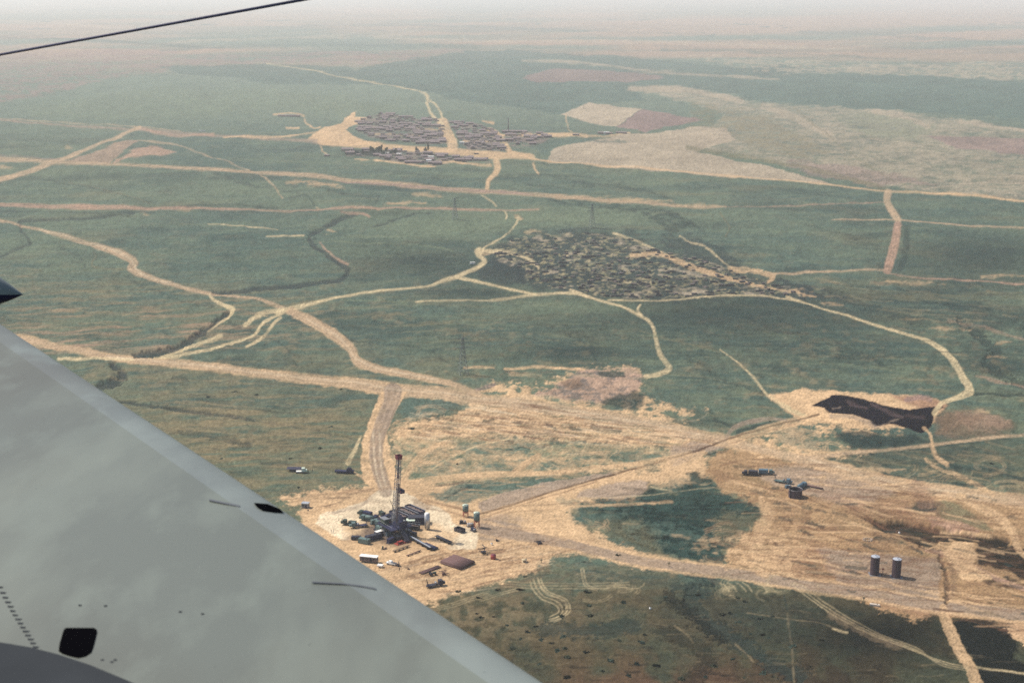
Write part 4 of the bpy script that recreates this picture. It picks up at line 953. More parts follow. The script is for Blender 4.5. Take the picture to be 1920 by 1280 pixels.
shed('pump_house', 'black flat roofed pump house between the mud tanks and the silver silo', 'pump house', 783, 980, 9.0, 4.2, 3.4, A1 + 1.0, 'navy', 'dark_steel')
def pump(label, px, py, rz, m):
    t = thing('mud_pump', label, 'mud pump', at(px, py), rz, 'mud pumps left of the mast')
    B('skid', t, (0, 0, 0), (6, 2.4, .4), 'dark_steel'); B('power_end', t, (-1.4, 0, .4), (2.4, 2.2, 1.7), m, 0, .85)
    for y in (-.6, 0, .6): TB('cylinder', t, (-.2, y, 1.1), (2.6, y, 1.1), .24, m, 8)
    part('pulsation_dome', t, lambda b: b.dome((2.4, 0, 1.5), .5, .8, M['white_paint'], 8, 3))
    B('belt_guard', t, (-1.2, 1.3, .5), (2.6, .3, 1.8), 'navy')
    return t
pump('teal mud pump close to the left foot of the rig', 712, 984, A1 + .4, 'teal_paint')
pump('grey green mud pump in front of the teal one', 724, 992, A1 + .4, 'dark_green')
pump('dark mud pump under the left edge of the drill floor', 707, 975, A1 + .4, 'navy')
def generator(label, px, py, rz, m, L=5.0):
    t = thing('generator', label, 'generator', at(px, py), rz, 'generator sets round the rig')
    B('skid', t, (0, 0, 0), (L, 2, .3), 'dark_steel'); B('housing', t, (0, 0, .3), (L * .8, 1.7, 1.9), m); B('radiator', t, (L * .45, 0, .3), (.4, 1.9, 2.0), 'dark_steel'); TB('exhaust', t, (-.5, 0, 2.2), (-.5, 0, 3.2), .13, 'dark_steel', 6)
def box_tank(label, px, py, L, W, H, rz, m, top):
    t = thing('skid_tank', label, 'tank', at(px, py), rz, 'box tanks on skids at the rig')
    B('skid', t, (0, 0, 0), (L, W * .9, .3), 'dark_steel'); B('tank_shell', t, (0, 0, .3), (L, W, H), m); B('lid', t, (0, 0, .3 + H), (L * .96, W * .9, .1), top)
    TB('hatch', t, (L * .25, 0, H + .4), (L * .25, 0, H + .65), .35, 'dark_steel', 8); TB('pipe', t, (-L / 2 - .5, 0, .7), (-L / 2, 0, .7), .12, 'grey_steel', 6)
mud_tank('short dark tank touching the left side of the drill floor', 728, 984, 8, 2.6, 2.4, A2 - .2, 'dark_steel')
pump('blue grey pump unit at the very foot of the mast', 733, 1006, A1 + .2, 'blue_paint')
pump('navy pump unit hidden behind the drill floor', 752, 985, A2, 'navy')
generator('purple dark generator set right of the substructure', 772, 1004, A1 + .3, 'tank_side', 5.5)
generator('dark generator set left of the red equipment skid', 733, 1016, A2, 'navy', 5)
box_tank('dark water tank behind the pumps under the mast', 738, 975, 6, 2.6, 2.8, A1 + .1, 'navy', 'dark_steel')
box_tank('grey box tank against the front of the substructure', 745, 1012, 4.5, 2.4, 2.2, A1 + .1, 'tank_side', 'grey_steel')
generator('teal generator set between the pumps and the covered lorry', 702, 981, A2 - .3, 'teal_paint', 4.5)
pump('purple dark pump at the left rear of the rig', 718, 978, A1 + .2, 'tank_side')
mud_tank('small dark mud tank under the pump house wall', 775, 992, 6, 2.4, 2.0, A1 + .6, 'dark_steel')
generator('small navy generator set set behind the mast base', 722, 974, A2, 'navy')
generator('dark green generator set just left of the mast', 716, 966, A1, 'dark_green', 4.5)
generator('purple grey generator set right of the drill floor', 765, 1000, A1, 'grey_steel', 4.5)
generator('navy generator set in front of the small cabin', 762, 1010, A2, 'navy', 4.5)
# flat trucks and tanks at the left of the rig
def wheel(b_parent, x, y, r=.5, w=.35):
    wl = TB('wheel', b_parent, (x, y - w / 2, r), (x, y + w / 2, r), r, 'rubber', 10)
    TB('rim', wl, (x, y - w / 2 - .02, r), (x, y + w / 2 + .02, r), r * .45, 'grey_steel', 8)
def lorry(label, px, py, rz, cab='dark_green', body='dark_green', kind='flat', L=7.5, name='lorry', cat='lorry', group=None, load=None):
    t = thing(name, label, cat, at(px, py), rz, group)
    B('chassis', t, (-.2, 0, .6), (L, 1.0, .3), 'dark_steel')
    for x in (L * .36, -L * .2, -L * .38):
        for y in (-1.0, 1.0): wheel(t, x, y)
    c = B('cab', t, (L * .36, 0, .9), (1.9, 2.3, 1.9), cab, 0, .92)
    B('windscreen', c, (L * .36 + .93, 0, 1.75), (.08, 1.9, .7), 'glass')
    B('bonnet', t, (L * .36 + 1.45, 0, .9), (1.1, 1.7, 1.0), cab)
    if kind == 'flat': B('flatbed', t, (-L * .14, 0, .9), (L * .66, 2.4, .25), body)
    if kind == 'box': B('flatbed', t, (-L * .14, 0, .9), (L * .66, 2.4, .2), body); B('cargo_box', t, (-L * .14, 0, 1.1), (L * .62, 2.3, 1.8), body)
    if kind == 'tank': B('flatbed', t, (-L * .14, 0, .9), (L * .66, 2.2, .2), body); TB('tank', t, (-L * .46, 0, 2.0), (L * .16, 0, 2.0), 1.0, body, 12)
    if kind == 'winch': B('flatbed', t, (-L * .14, 0, .9), (L * .66, 2.4, .25), body); TB('winch_drum', t, (.6, -.8, 1.7), (.6, .8, 1.7), .5, 'grey_steel', 10); TB('gin_pole', t, (-L * .4, -.9, 1.1), (-L * .5, 0, 4.2), .12, 'dark_steel', 5); TB('gin_pole', t, (-L * .4, .9, 1.1), (-L * .5, 0, 4.2), .12, 'dark_steel', 5)
    if load: B('load', t, (-L * .14, 0, 1.15), (L * .5, 1.9, 1.1), load)
    return t
lorry('dark green lorry with covered load farthest up the cream pad', 686, 968, math.radians(150), kind='box', body='navy', group='lorries parked left of the rig')
lorry('teal tank lorry parked just below the covered one', 690, 976, math.radians(160), 'teal_paint', 'teal_paint', 'tank', 7, group='lorries parked left of the rig')
lorry('green flatbed lorry with dark load nearest the two walking men', 657, 984, math.radians(170), 'dark_green', 'teal_paint', 'flat', 7.5, group='lorries parked left of the rig', load='dark_green')
lorry('teal flatbed lorry between the dark load and the rig', 674, 988, math.radians(195), 'teal_paint', 'navy', 'winch', 8, group='lorries parked left of the rig')
box_tank('blue grey box tank nearest the wing below the rig', 683, 1018, 5.5, 2.6, 2.1, A1 + .5, 'teal_paint', 'teal_paint')
box_tank('long navy box tank behind the blue grey one', 700, 1011, 8, 2.6, 2.2, A2 - .3, 'navy', 'dark_steel')
box_tank('dark tank with pale lid at the left foot of the rig', 712, 1003, 5, 2.4, 2.0, A2 - .2, 'navy', 'white_paint')
box_tank('low dark tank at the left end of the navy one', 668, 1011, 4.5, 2.2, 1.4, A1 + .9, 'dark_steel', 'dark_steel')
# cement silo
t = thing('silo', 'tall silver upright silo with bright domed top right of the rig', 'silo', at(801, 992))
TB('silo_shell', t, (0, 0, .8), (0, 0, 8.2), 1.25, 'silver', 20); part('dome', t, lambda b: b.dome((0, 0, 8.2), 1.25, .55, M['white_paint']), True)
for k in range(4):
    x, y = 1.05 * math.cos(k * 1.571 + .5), 1.05 * math.sin(k * 1.571 + .5); TB('leg', t, (x, y, 0), (x, y, .9), .1, 'dark_steel', 5)
part('ladder', t, lambda b: [b.tube((1.3, y, .3), (1.3, y, 8.4), .04, M['dark_steel'], 4) for y in (-.22, .22)] + [b.tube((1.3, -.22, .6 + .5 * i), (1.3, .22, .6 + .5 * i), .03, M['dark_steel'], 4) for i in range(15)])
# two hoppers on red legs
def hopper(label, px, py, H, leg):
    t = thing('hopper', label, 'hopper tank', at(px, py), .25, 'hopper tanks on red legs')
    for x in (-1, 1):
        for y in (-1, 1): TB('leg', t, (x * 1.1, y * 1.1, 0), (x * 1.1, y * 1.1, leg + .4), .14, 'red_paint', 6)
    part('leg_bracing', t, lambda b: [b.tube((-1.1, y, .3), (1.1, y, leg), .07, M['red_paint'], 4) for y in (-1.1, 1.1)] + [b.tube((x, -1.1, .3), (x, 1.1, leg), .07, M['red_paint'], 4) for x in (-1.1, 1.1)])
    part('cone', t, lambda b: b.tube((0, 0, leg - 1.2), (0, 0, leg), .3, M['red_paint'], 12, 1.4), True)
    TB('hopper_shell', t, (0, 0, leg), (0, 0, H), 1.5, 'teal_paint', 16); TB('lid', t, (0, 0, H), (0, 0, H + .15), 1.6, 'pale_green', 16)
    B('top_rail', t, (0, -.9, H + .15), (2.2, .1, .5), 'pale_green')
hopper('smaller and farther of two pale topped hoppers on red legs', 873, 968, 6.0, 2.9)
hopper('nearer taller pale topped hopper on red legs', 894, 988, 7.5, 3.6)
def pump_unit(label, px, py, rz, m):
    t = thing('pump_unit', label, 'pump', at(px, py), rz, 'machines under the hoppers')
    B('skid', t, (0, 0, 0), (3.6, 2, .3), 'dark_steel'); B('engine', t, (-.7, 0, .3), (1.8, 1.3, 1.3), m); TB('drum', t, (1, -.7, 1), (1, .7, 1), .55, 'grey_steel', 10); TB('exhaust', t, (-.9, .3, 1.6), (-.9, .3, 2.3), .1, 'dark_steel', 5)
pump_unit('pale machine between the dark skip and the hoppers', 882, 986, .4, 'silver'); pump_unit('dark machine in front of the nearer hopper', 888, 995, A1, 'navy'); pump_unit('small dark machine left of the hoppers', 868, 981, .1, 'dark_steel')
t = thing('skip', 'dark open topped skip on the cream pad below the hoppers', 'skip', at(862, 996), A1 + .25)
part('skip_shell', t, lambda b: [b.box((0, y, 0), (4.8, .12, 1.9), M['dark_steel']) for y in (-1.4, 1.4)] + [b.box((x, 0, 0), (.12, 2.9, 1.9), M['dark_steel']) for x in (-2.4, 2.4)] + [b.box((0, 0, .05), (4.7, 2.8, .1), M['dark_steel'])])
for x in (-1.5, 0, 1.5): B('rib', t, (x, -1.5, 0), (.12, .1, 1.9), 'grey_steel')
B('contents', t, (0, 0, .15), (4.4, 2.5, .7), 'oil')
# pipe racks and catwalks
def rack(label, px, py, L, W, rz, npipe, m='rust_pipe', H=1.1, name='pipe_rack', cat='pipe rack', beam=True):
    t = thing(name, label, cat, at(px, py), rz, None)
    if beam:
        for i in range(4):
            x = -L / 2 + L * (i + .5) / 4
            B('trestle', t, (x, 0, 0), (.3, W, H), 'dark_steel')
        z = H
    else: z = 0
    r = W / npipe / 2
    for i in range(npipe):
        y = -W / 2 + (i + .5) * 2 * r
        MB().tube((-L / 2 + rnd.uniform(-.3, .3), y, z + r), (L / 2 + rnd.uniform(-.3, .3), y, z + r), r, M[m], 6).build('pipe', t, True)
    return t
cw = rack('long dark catwalk with pale deck running from the rig towards the camera', 789, 1021, 18, 1.8, A1 + .02, 6, 'dark_steel', 1.3, 'catwalk', 'catwalk')
B('deck', cw, (0, -.2, 1.62), (17.5, .8, .14), 'silver')
rack('dark pipe rack right of the catwalk on the edge of the cream pad', 832, 1014, 12, 2.0, A1 + .1, 8, 'dark_steel', 1.0)
rack('dark jumble of drill collars right beside the catwalk', 806, 1026, 9, 3.5, A1 + .15, 7, 'navy', .5)
rack('brown pipe rack below the rig floor, parallel to the wing', 752, 1030, 10, 1.2, A2 - .1, 4, 'timber', .6)
rack('thin bundle of brown pipes just below the brown rack', 776, 1038, 9, .8, A2 - .1, 3, 'rust_pipe', .4)
def stack(label, px, py, L, W, rz, n, layers):
    t = thing('pipe_stack', label, 'pipe stack', at(px, py), rz)
    r = W / n / 2
    for k in range(3): B('bearer', t, (-L / 2 + L * (k + .5) / 3, 0, 0), (.3, W, .3), 'timber')
    for j in range(layers):
        for i in range(n - j):
            y = -W / 2 + (i + 1 + j * .5) * 2 * r - r
            MB().tube((-L / 2 + rnd.uniform(-.25, .25), y, .3 + r + j * r * 1.75), (L / 2 + rnd.uniform(-.25, .25), y, .3 + r + j * r * 1.75), r, M['rust_pipe'], 6).build('pipe', t, True)
    return t
stack('big flat stack of purple brown casing pipes below the cream pad', 858, 1056, 12.5, 10.5, A1 + .28, 24, 3)
stack('narrow row of brown pipes left of the big pipe stack', 806, 1069, 11.5, 2.4, A2 - .12, 8, 1)
t = thing('equipment_skid', 'red equipment skid with hoses under the catwalk end of the rig', 'equipment skid', at(755, 1017), A2 - .2)
B('frame', t, (0, 0, 0), (8, 3, .3), 'red_paint'); B('manifold', t, (-1.5, 0, .3), (3, 1.4, .9), 'red_paint'); B('tool_box', t, (2, .3, .3), (1.2, .9, .8), 'white_paint'); TB('hose', t, (-3.5, -1, .5), (3, -1.2, .5), .14, 'rubber', 5); TB('valve_wheel', t, (-2.8, 0, 1.2), (-2.8, 0, 1.3), .5, 'red_paint', 10)
t = thing('wellhead_parts', 'small heap of dark fittings left of the brown pipe rack', 'fittings', at(720, 1029), .3)
B('pallet', t, (0, 0, 0), (3, 1.6, .2), 'timber'); TB('valve', t, (-.6, 0, .2), (-.6, 0, 1.5), .45, 'dark_green', 8); TB('flange', t, (.8, .2, .2), (.8, .2, .6), .6, 'rust_pipe', 10)
# bus-like caravan, van, pickup
t = thing('caravan', 'white roofed caravan beside the wing edge, dark side towards us', 'caravan', at(692, 1053), math.radians(-14))
B('body', t, (0, 0, .6), (8.2, 2.5, 2.3), 'mud_dark'); B('roof', t, (0, 0, 2.9), (8.6, 2.9, .2), 'white_paint')
for x in (-2.6, -.6, 2.8): B('window', t, (x, -1.28, 1.6), (1.1, .08, .8), 'glass')
B('door', t, (1.3, -1.28, .7), (.9, .08, 1.9), 'dark_steel')
for x in (-2, 2):
    for y in (-1, 1): wheel(t, x, y)
t = thing('trailer', 'small white flat trailer just above the wing near the caravan', 'trailer', at(713, 1063), math.radians(-20))
B('deck', t, (0, 0, .6), (2.6, 1.9, .7), 'white_paint')
for y in (-.9, .9): wheel(t, 0, y, .35, .2)
TB('drawbar', t, (1.3, 0, .6), (2.3, 0, .5), .06, 'dark_steel', 5)
t = thing('pickup_truck', 'pale pickup truck parked below the rig', 'pickup truck', at(734, 1058), math.radians(155))
B('body', t, (0, 0, .5), (4.8, 1.8, .6), 'white_paint'); c = B('cab', t, (.5, 0, 1.1), (1.7, 1.6, .75), 'white_paint', 0, .85); B('window', c, (.5, -.78, 1.25), (1.2, .08, .4), 'glass'); B('load_bed', t, (-1.5, 0, 1.1), (1.7, 1.5, .05), 'dark_steel')
for x in (-1.5, 1.5):
    for y in (-.8, .8): wheel(t, x, y, .38, .25)
lorry('dark trailer lorry alone on the sand below the pipe rows', 815, 1099, math.radians(22), 'dark_steel', 'dark_steel', 'winch', 7.5, 'tow_truck', 'lorry')
t = thing('tractor', 'dark tractor like machine at the foot of the narrow pipe row', 'tractor', at(811, 1078), .4)
B('bonnet', t, (.9, 0, .7), (1.6, .9, .8), 'dark_green'); B('seat', t, (-.6, 0, .9), (.9, .9, .4), 'dark_steel')
for x, r in ((-.8, .75), (1.4, .4)):
    for y in (-.75, .75): wheel(t, x, y, r, .3)
def scrap(label, px, py, s=1.0, m='dark_steel', n=5):
    t = thing('scrap_heap', label, 'scrap heap', at(px, py), rnd.uniform(0, 3))
    for i in range(n):
        a = rnd.uniform(0, 3.1); x, y = rnd.uniform(-1, 1) * s, rnd.uniform(-1, 1) * s * .6; L = rnd.uniform(1, 2.6) * s
        TB('beam', t, (x - L / 2 * math.cos(a), y - L / 2 * math.sin(a), .15 + .25 * i * s), (x + L / 2 * math.cos(a), y + L / 2 * math.sin(a), .3 + .3 * i * s), .14 * s, m, 5)
    B('crate', t, (0, 0, 0), (1.2 * s, .9 * s, .7 * s), m, .5)
scrap('brown heap of bent iron right of the tractor', 832, 1077, 1.2, 'rust_pipe', 7)
scrap('dark heap beside the pickup truck', 746, 1061, 1.1, 'dark_steel', 5)
scrap('small dark heap between the pickup and the pipe row', 766, 1067, .7, 'rust_pipe', 4)
scrap('dark winch frame with a long beam, left of the red drum', 906, 1037, 1.5, 'dark_steel', 8)
scrap('small dark heap at the corner of the cream pad', 932, 1014, .9, 'dark_steel', 4)
scrap('dark low heap on the grey ground farther right of the pad', 1012, 1019, 1.4, 'dark_steel', 5)
scrap('small dark heap below the red drum', 937, 1051, .5, 'rust_pipe', 3)
scrap('rusty heap at the left edge of the wing tip sand', 578, 957, .5, 'dark_steel', 3)
t = thing('boom', 'long thin beam lying right of the dark winch frame', 'beam', at(928, 1032), .25)
TB('beam', t, (-4, 0, .5), (4, 0, .4), .12, 'dark_steel', 5)
t = thing('fuel_drum', 'red upright drum on the sand right of the big pipe stack', 'drum', at(925, 1047)); TB('drum_shell', t, (0, 0, 0), (0, 0, 2.0), 1.25, 'red_paint', 16); TB('lid', t, (0, 0, 2), (0, 0, 2.1), 1.1, 'deep_red', 16); TB('hoop', t, (0, 0, 1), (0, 0, 1.12), 1.3, 'deep_red', 16)
t = thing('cable_reel', 'ochre cable reel lying on the sand south of the gravel road', 'cable reel', at(983, 1053), .4)
for z in (0, 1.1): TB('flange', t, (0, 0, z), (0, 0, z + .12), 1.3, 'sand_steel', 14)
TB('core', t, (0, 0, .12), (0, 0, 1.1), .6, 'timber', 10)
for px, py, l in ((922, 1021, 'white drum near the corner of the cream pad'), (1219, 1142, 'lone white drum in the dark scrub at the bottom'), (1686, 1000, 'white drum at the edge of the scrubby ditch')):
    t = thing('drum', l, 'drum', at(px, py)); TB('drum_shell', t, (0, 0, 0), (0, 0, 1.0), .45, 'white_paint', 10); TB('lid', t, (0, 0, 1), (0, 0, 1.04), .4, 'grey_steel', 10)
for px, py, l in ((1015, 1055, 'short sandy marker post beside the gravel road bend'), (1254, 1061, 'short sandy marker post half way along the gravel road'), (1619, 1126, 'short sandy marker post below the tank pad')):
    t = thing('marker_post', l, 'marker post', at(px, py)); TB('post', t, (0, 0, 0), (0, 0, 2.2), .22, 'sand_steel', 6); B('plate', t, (0, -.25, 1.2), (1.1, .1, .8), 'sand_steel')
t = thing('concrete_block', 'sandy concrete slab lying below the tank pad', 'slab', at(1640, 1135), -.35); B('slab', t, (0, 0, 0), (4.2, 1.4, .8), 'roof_pale'); B('lifting_eye', t, (1, 0, .8), (.3, .3, .25), 'dark_steel')
# men walking about
def person(label, px, py, rz, top, phase=1.0):
    """one skin of body from feet to head, arms and legs tapering"""
    t = thing('person', label, 'person', at(px, py), rz)
    me = bpy.data.meshes.new('body'); s = .22 * phase
    V_ = [(0, 0, .92), (0, 0, 1.18), (0, 0, 1.42), (0, 0, 1.52), (.02, 0, 1.66), (.03, 0, 1.74),
          (0, .1, .86), (s, .11, .48), (s * .4, .11, .08), (s * .4 + .16, .11, .03),
          (0, -.1, .86), (-s * .4, -.11, .48), (-s * 1.4, -.11, .1), (-s * 1.4 + .16, -.11, .04),
          (0, .2, 1.40), (-.08, .25, 1.14), (.02, .26, .9), (0, -.2, 1.40), (.1, -.25, 1.14), (.18, -.24, .92)]
    E_ = [(0, 1), (1, 2), (2, 3), (3, 4), (4, 5), (0, 6), (6, 7), (7, 8), (8, 9), (0, 10), (10, 11), (11, 12), (12, 13), (2, 14), (14, 15), (15, 16), (2, 17), (17, 18), (18, 19)]
    R_ = [.17, .15, .17, .06, .10, .08, .11, .075, .05, .045, .11, .075, .05, .045, .07, .05, .035, .07, .05, .035]
    me.from_pydata(V_, E_, []); o = bpy.data.objects.new('body', me); scene.collection.objects.link(o); o.parent = t
    m = o.modifiers.new('skin', 'SKIN')
    for i, r in enumerate(R_): me.skin_vertices[0].data[i].radius = (r, r)
    me.skin_vertices[0].data[0].use_root = True
    sb = o.modifiers.new('sub', 'SUBSURF'); sb.levels = 1; sb.render_levels = 1
    me.materials.append(M[top])
    part('head', t, lambda b: (b.dome((.04, 0, 1.66), .105, .13, M['skin'], 8, 3), b.tube((.04, 0, 1.55), (.04, 0, 1.66), .07, M['skin'], 8, .105)), True)
    part('hair', t, lambda b: b.dome((.03, 0, 1.72), .112, .10, M['rubber'], 8, 3), True)
    return t
def bpy_skin_ok():
    return True
for px, py, rz, top, l in ((635.5, 977, 2.8, 'cloth_dark', 'left man of the two walking near the top of the cream pad, dark clothes'), (641.5, 977.5, 2.8, 'cloth_dark', 'right man of the two walking near the top of the cream pad, dark clothes'),
                     (621, 998, .5, 'cloth_dark', 'left man of the two walking close to the wing edge'), (625.5, 998.5, .5, 'cloth_pale', 'right man of the two walking close to the wing edge'),
                     (749, 1070, 1.5, 'cloth_dark', 'man standing below the pickup truck in dark clothes'), (586, 884.5, 1, 'cloth_dark', 'man standing at the right end of the field camp'), (578, 886, 2, 'cloth_dark', 'man beside the animals at the field camp')):
    person(l, px, py, rz, top)
# field camp at the left
t = thing('tent', 'long low black tent in the field left of the access road', 'tent', at(552, 883), math.radians(-3))
part('tent_roof', t, lambda b: b.add([(-4, -1.6, 1.6), (4, -1.6, 1.6), (4, 1.6, 1.6), (-4, 1.6, 1.6), (-3.7, 0, 2.6), (3.7, 0, 2.6)], [(0, 1, 5, 4), (2, 3, 4, 5), (0, 4, 3), (1, 2, 5), (3, 2, 1, 0)], M['navy']))
for x in (-3.6, 0, 3.6):
    for y in (-1.4, 1.4): TB('tent_pole', t, (x, y, 0), (x, y, 1.7), .07, 'timber', 5)
B('side_cloth', t, (-.5, 1.4, 0), (5, .1, 1.6), 'dark_steel')
B('side_cloth', t, (0, -1.3, 0), (3.4, .1, 1.5), 'dark_steel')
lorry('small pale lorry beside the black tent', 563, 886, .1, 'pale_green', 'white_paint', 'flat', 4.6, 'lorry', 'lorry')
t = thing('low_loader', 'dark low trailer with humped cab beside the access road', 'trailer', at(647, 887), math.radians(-8))
B('deck', t, (-1.5, 0, .7), (7.5, 2.4, .9), 'navy'); B('bow', t, (-4.9, 0, 1.0), (1.4, 2.2, .6), 'navy'); B('cab', t, (2.4, 0, .9), (2.8, 2.4, 2.2), 'navy', 0, .8); B('bonnet', t, (4.2, 0, .8), (1.4, 1.8, 1.3), 'navy'); B('hatch', t, (2.4, 0, 3.1), (1.2, 1.2, .4), 'dark_steel')
for x in (-3.6, -2.4, 1.6, 3.8):
    for y in (-1.1, 1.1): wheel(t, x, y)
shed('container', 'small grey box container on the sand at the wing edge', 'container', 573, 951, 3.4, 2.6, 2.5, math.radians(-12), 'grey_steel', 'silver', door='navy')
# ------------------------------------------------------------------ right hand site
def storage_tank(label, px, py):
    t = thing('storage_tank', label, 'storage tank', at(px, py), 0, 'two tall storage tanks on the gravel pad')
    part('tank_shell', t, lambda b: b.tube((0, 0, .1), (0, 0, 8.6), 2.0, M['tank_side'], 28, cap=False), True)
    for z in (.1, 2.9, 5.7, 8.5): part('hoop', t, lambda b, z=z: b.tube((0, 0, z), (0, 0, z + .12), 2.06, M['tank_side'], 28))
    part('roof', t, lambda b: b.tube((0, 0, 8.6), (0, 0, 9.0), 2.05, M['tank_top'], 28, .25))
    TB('vent', t, (0, 0, 8.9), (0, 0, 9.5), .2, 'tank_top', 8)
    part('ladder', t, lambda b: [b.tube((.4 * s + .3, -2.15, .2), (.4 * s + .3, -2.15, 9.3), .05, M['dark_steel'], 4) for s in (-.5, .5)] + [b.tube((.1, -2.15, .6 + .6 * i), (.5, -2.15, .6 + .6 * i), .04, M['dark_steel'], 4) for i in range(14)])
    B('foundation', t, (0, 0, 0), (4.8, 4.8, .1), 'grey_steel'); TB('outlet_pipe', t, (2, 0, .5), (3.2, 0, .5), .12, 'dark_steel', 6)
    return t
storage_tank('left of the two tall purple brown storage tanks with pale tops', 1639.5, 1076)
storage_tank('right of the two tall purple brown storage tanks with pale tops', 1680, 1081)
t = thing('valve_stand', 'small upright valve stand between the two tall tanks', 'valve stand', at(1655, 1076)); TB('post', t, (0, 0, 0), (0, 0, 3.2), .14, 'rust_pipe', 6); TB('valve_wheel', t, (0, -.2, 2.4), (0, .2, 2.4), .4, 'red_paint', 10); TB('pipe', t, (-1.8, 0, .4), (2, 0, .4), .12, 'rust_pipe', 6)
t = thing('round_tank', 'open dark round tank, widest thing on the right hand gravel pad', 'tank', at(1491, 931))
part('tank_shell', t, lambda b: (b.tube((0, 0, 0), (0, 0, 4.3), 3.5, M['tank_side'], 28, cap=False), b.tube((0, 0, 4.3), (0, 0, 0.2), 3.42, M['tank_side'], 28, cap=False)), True)
part('rim', t, lambda b: [b.tube((3.5 * math.cos(k * .2244), 3.5 * math.sin(k * .2244), 4.3), (3.5 * math.cos((k + 1) * .2244), 3.5 * math.sin((k + 1) * .2244), 4.3), .1, M['grey_steel'], 4) for k in range(28)])
TB('oil', t, (0, 0, .2), (0, 0, 2.6), 3.4, 'oil', 28); B('ladder', t, (-3.0, -2.2, 0), (.5, .1, 4.6), 'dark_steel', .6)
lorry('dark lorry with pale cab roof, farthest left of the right hand site', 1408, 891, math.radians(172), 'dark_steel', 'dark_steel', 'box', 8, group='lorries on the right hand gravel pad')
lorry('blue grey lorry with square body next to the dark one', 1435, 889, math.radians(-5), 'teal_paint', 'blue_paint', 'box', 8, group='lorries on the right hand gravel pad')
lorry('blue winch lorry with raised poles between the lorry pair and the round tank', 1467, 905, math.radians(-28), 'blue_paint', 'teal_paint', 'winch', 9, group='lorries on the right hand gravel pad')
lorry('blue and white lorry right behind the round tank', 1503, 915, math.radians(50), 'blue_paint', 'blue_paint', 'tank', 7, group='lorries on the right hand gravel pad', load=None)
rack('brown pile of pipes pointing away right of the round tank', 1527, 914, 10, 1.5, math.radians(-38), 5, 'rust_pipe', .5, 'pipe_pile', 'pipe pile')
pump_unit('small grey pump left of the round tank', 1478, 914, .3, 'blue_paint')
t = thing('burner_pit', 'small ring of stones with dark inside above the tank pad', 'stone ring', at(1627, 1012), 0)
for k in range(12):
    a = k * math.pi / 6; MB().box((2.0 * math.cos(a), 1.7 * math.sin(a), 0), (.9, .7, .6), M['mud'], a, .7).build('stone', t)
# small white vehicles far away
def van(label, px, py, rz, L=5.5, m='white_paint', name='van', cat='van'):
    t = thing(name, label, cat, at(px, py), rz)
    B('body', t, (0, 0, .5), (L, 2.1, 1.9), m, 0, .93); B('window', t, (0, -1.0, 1.4), (L * .8, .12, .6), 'glass')
    for x in (-L * .33, L * .33):
        for y in (-.95, .95): TB('wheel', t, (x, y - .15, .4), (x, y + .15, .4), .4, 'rubber', 8)
van('white van parked beside the curved track at the village corner', 886, 496, .1, 5)
van('long white bus on the grey road west of the town', 379, 247, -.02, 11, name='bus', cat='bus')
van('dark lorry on the broad pale road through the town', 893, 290, 0, 8, 'navy', 'lorry', 'lorry')
# ------------------------------------------------------------------ pylons
def pylon(label, px, py, H):
    t = thing('pylon', label, 'pylon', at(px, py), .4, 'grey lattice pylons crossing the plain')
    def q(sx, sy, z):
        w = 2.6 * (1 - z / H) ** 1.2 + .45
        return (sx * w, sy * w, z)
    for sx in (-1, 1):
        for sy in (-1, 1): part('leg', t, lambda b: [b.tube(q(sx, sy, H * k / 6), q(sx, sy, H * (k + 1) / 6), .16, M['pylon_steel'], 4) for k in range(6)])
    def br(b):
        for k in range(9):
            z0, z1 = H * k / 9, H * (k + 1) / 9
            for a, c in (((-1, -1), (1, -1)), ((1, -1), (1, 1)), ((1, 1), (-1, 1)), ((-1, 1), (-1, -1))):
                b.tube(q(*a, z0), q(*c, z1), .1, M['pylon_steel'], 4); b.tube(q(*c, z0), q(*a, z1), .1, M['pylon_steel'], 4)
    part('bracing', t, br)
    for z, w in ((H * .72, 5.5), (H * .86, 4.5), (H * .98, 3)):
        o = part('cross_arm', t, lambda b: (b.tube((-w, 0, z), (w, 0, z), .15, M['pylon_steel'], 4), b.tube((-w, 0, z), (0, 0, z + 1.2), .1, M['pylon_steel'], 4), b.tube((w, 0, z), (0, 0, z + 1.2), .1, M['pylon_steel'], 4)))
        for s in (-1, 1): TB('insulator', o, (s * w, 0, z), (s * w, 0, z - 1.3), .12, 'glass', 5)
pylon('nearest grey lattice pylon, in green ground above the sandy area', 868, 702, 26)
pylon('lattice pylon above the ruined village', 1110, 428, 27)
pylon('faint lattice pylon on the flat ground west of the ruined village', 853, 412, 25)
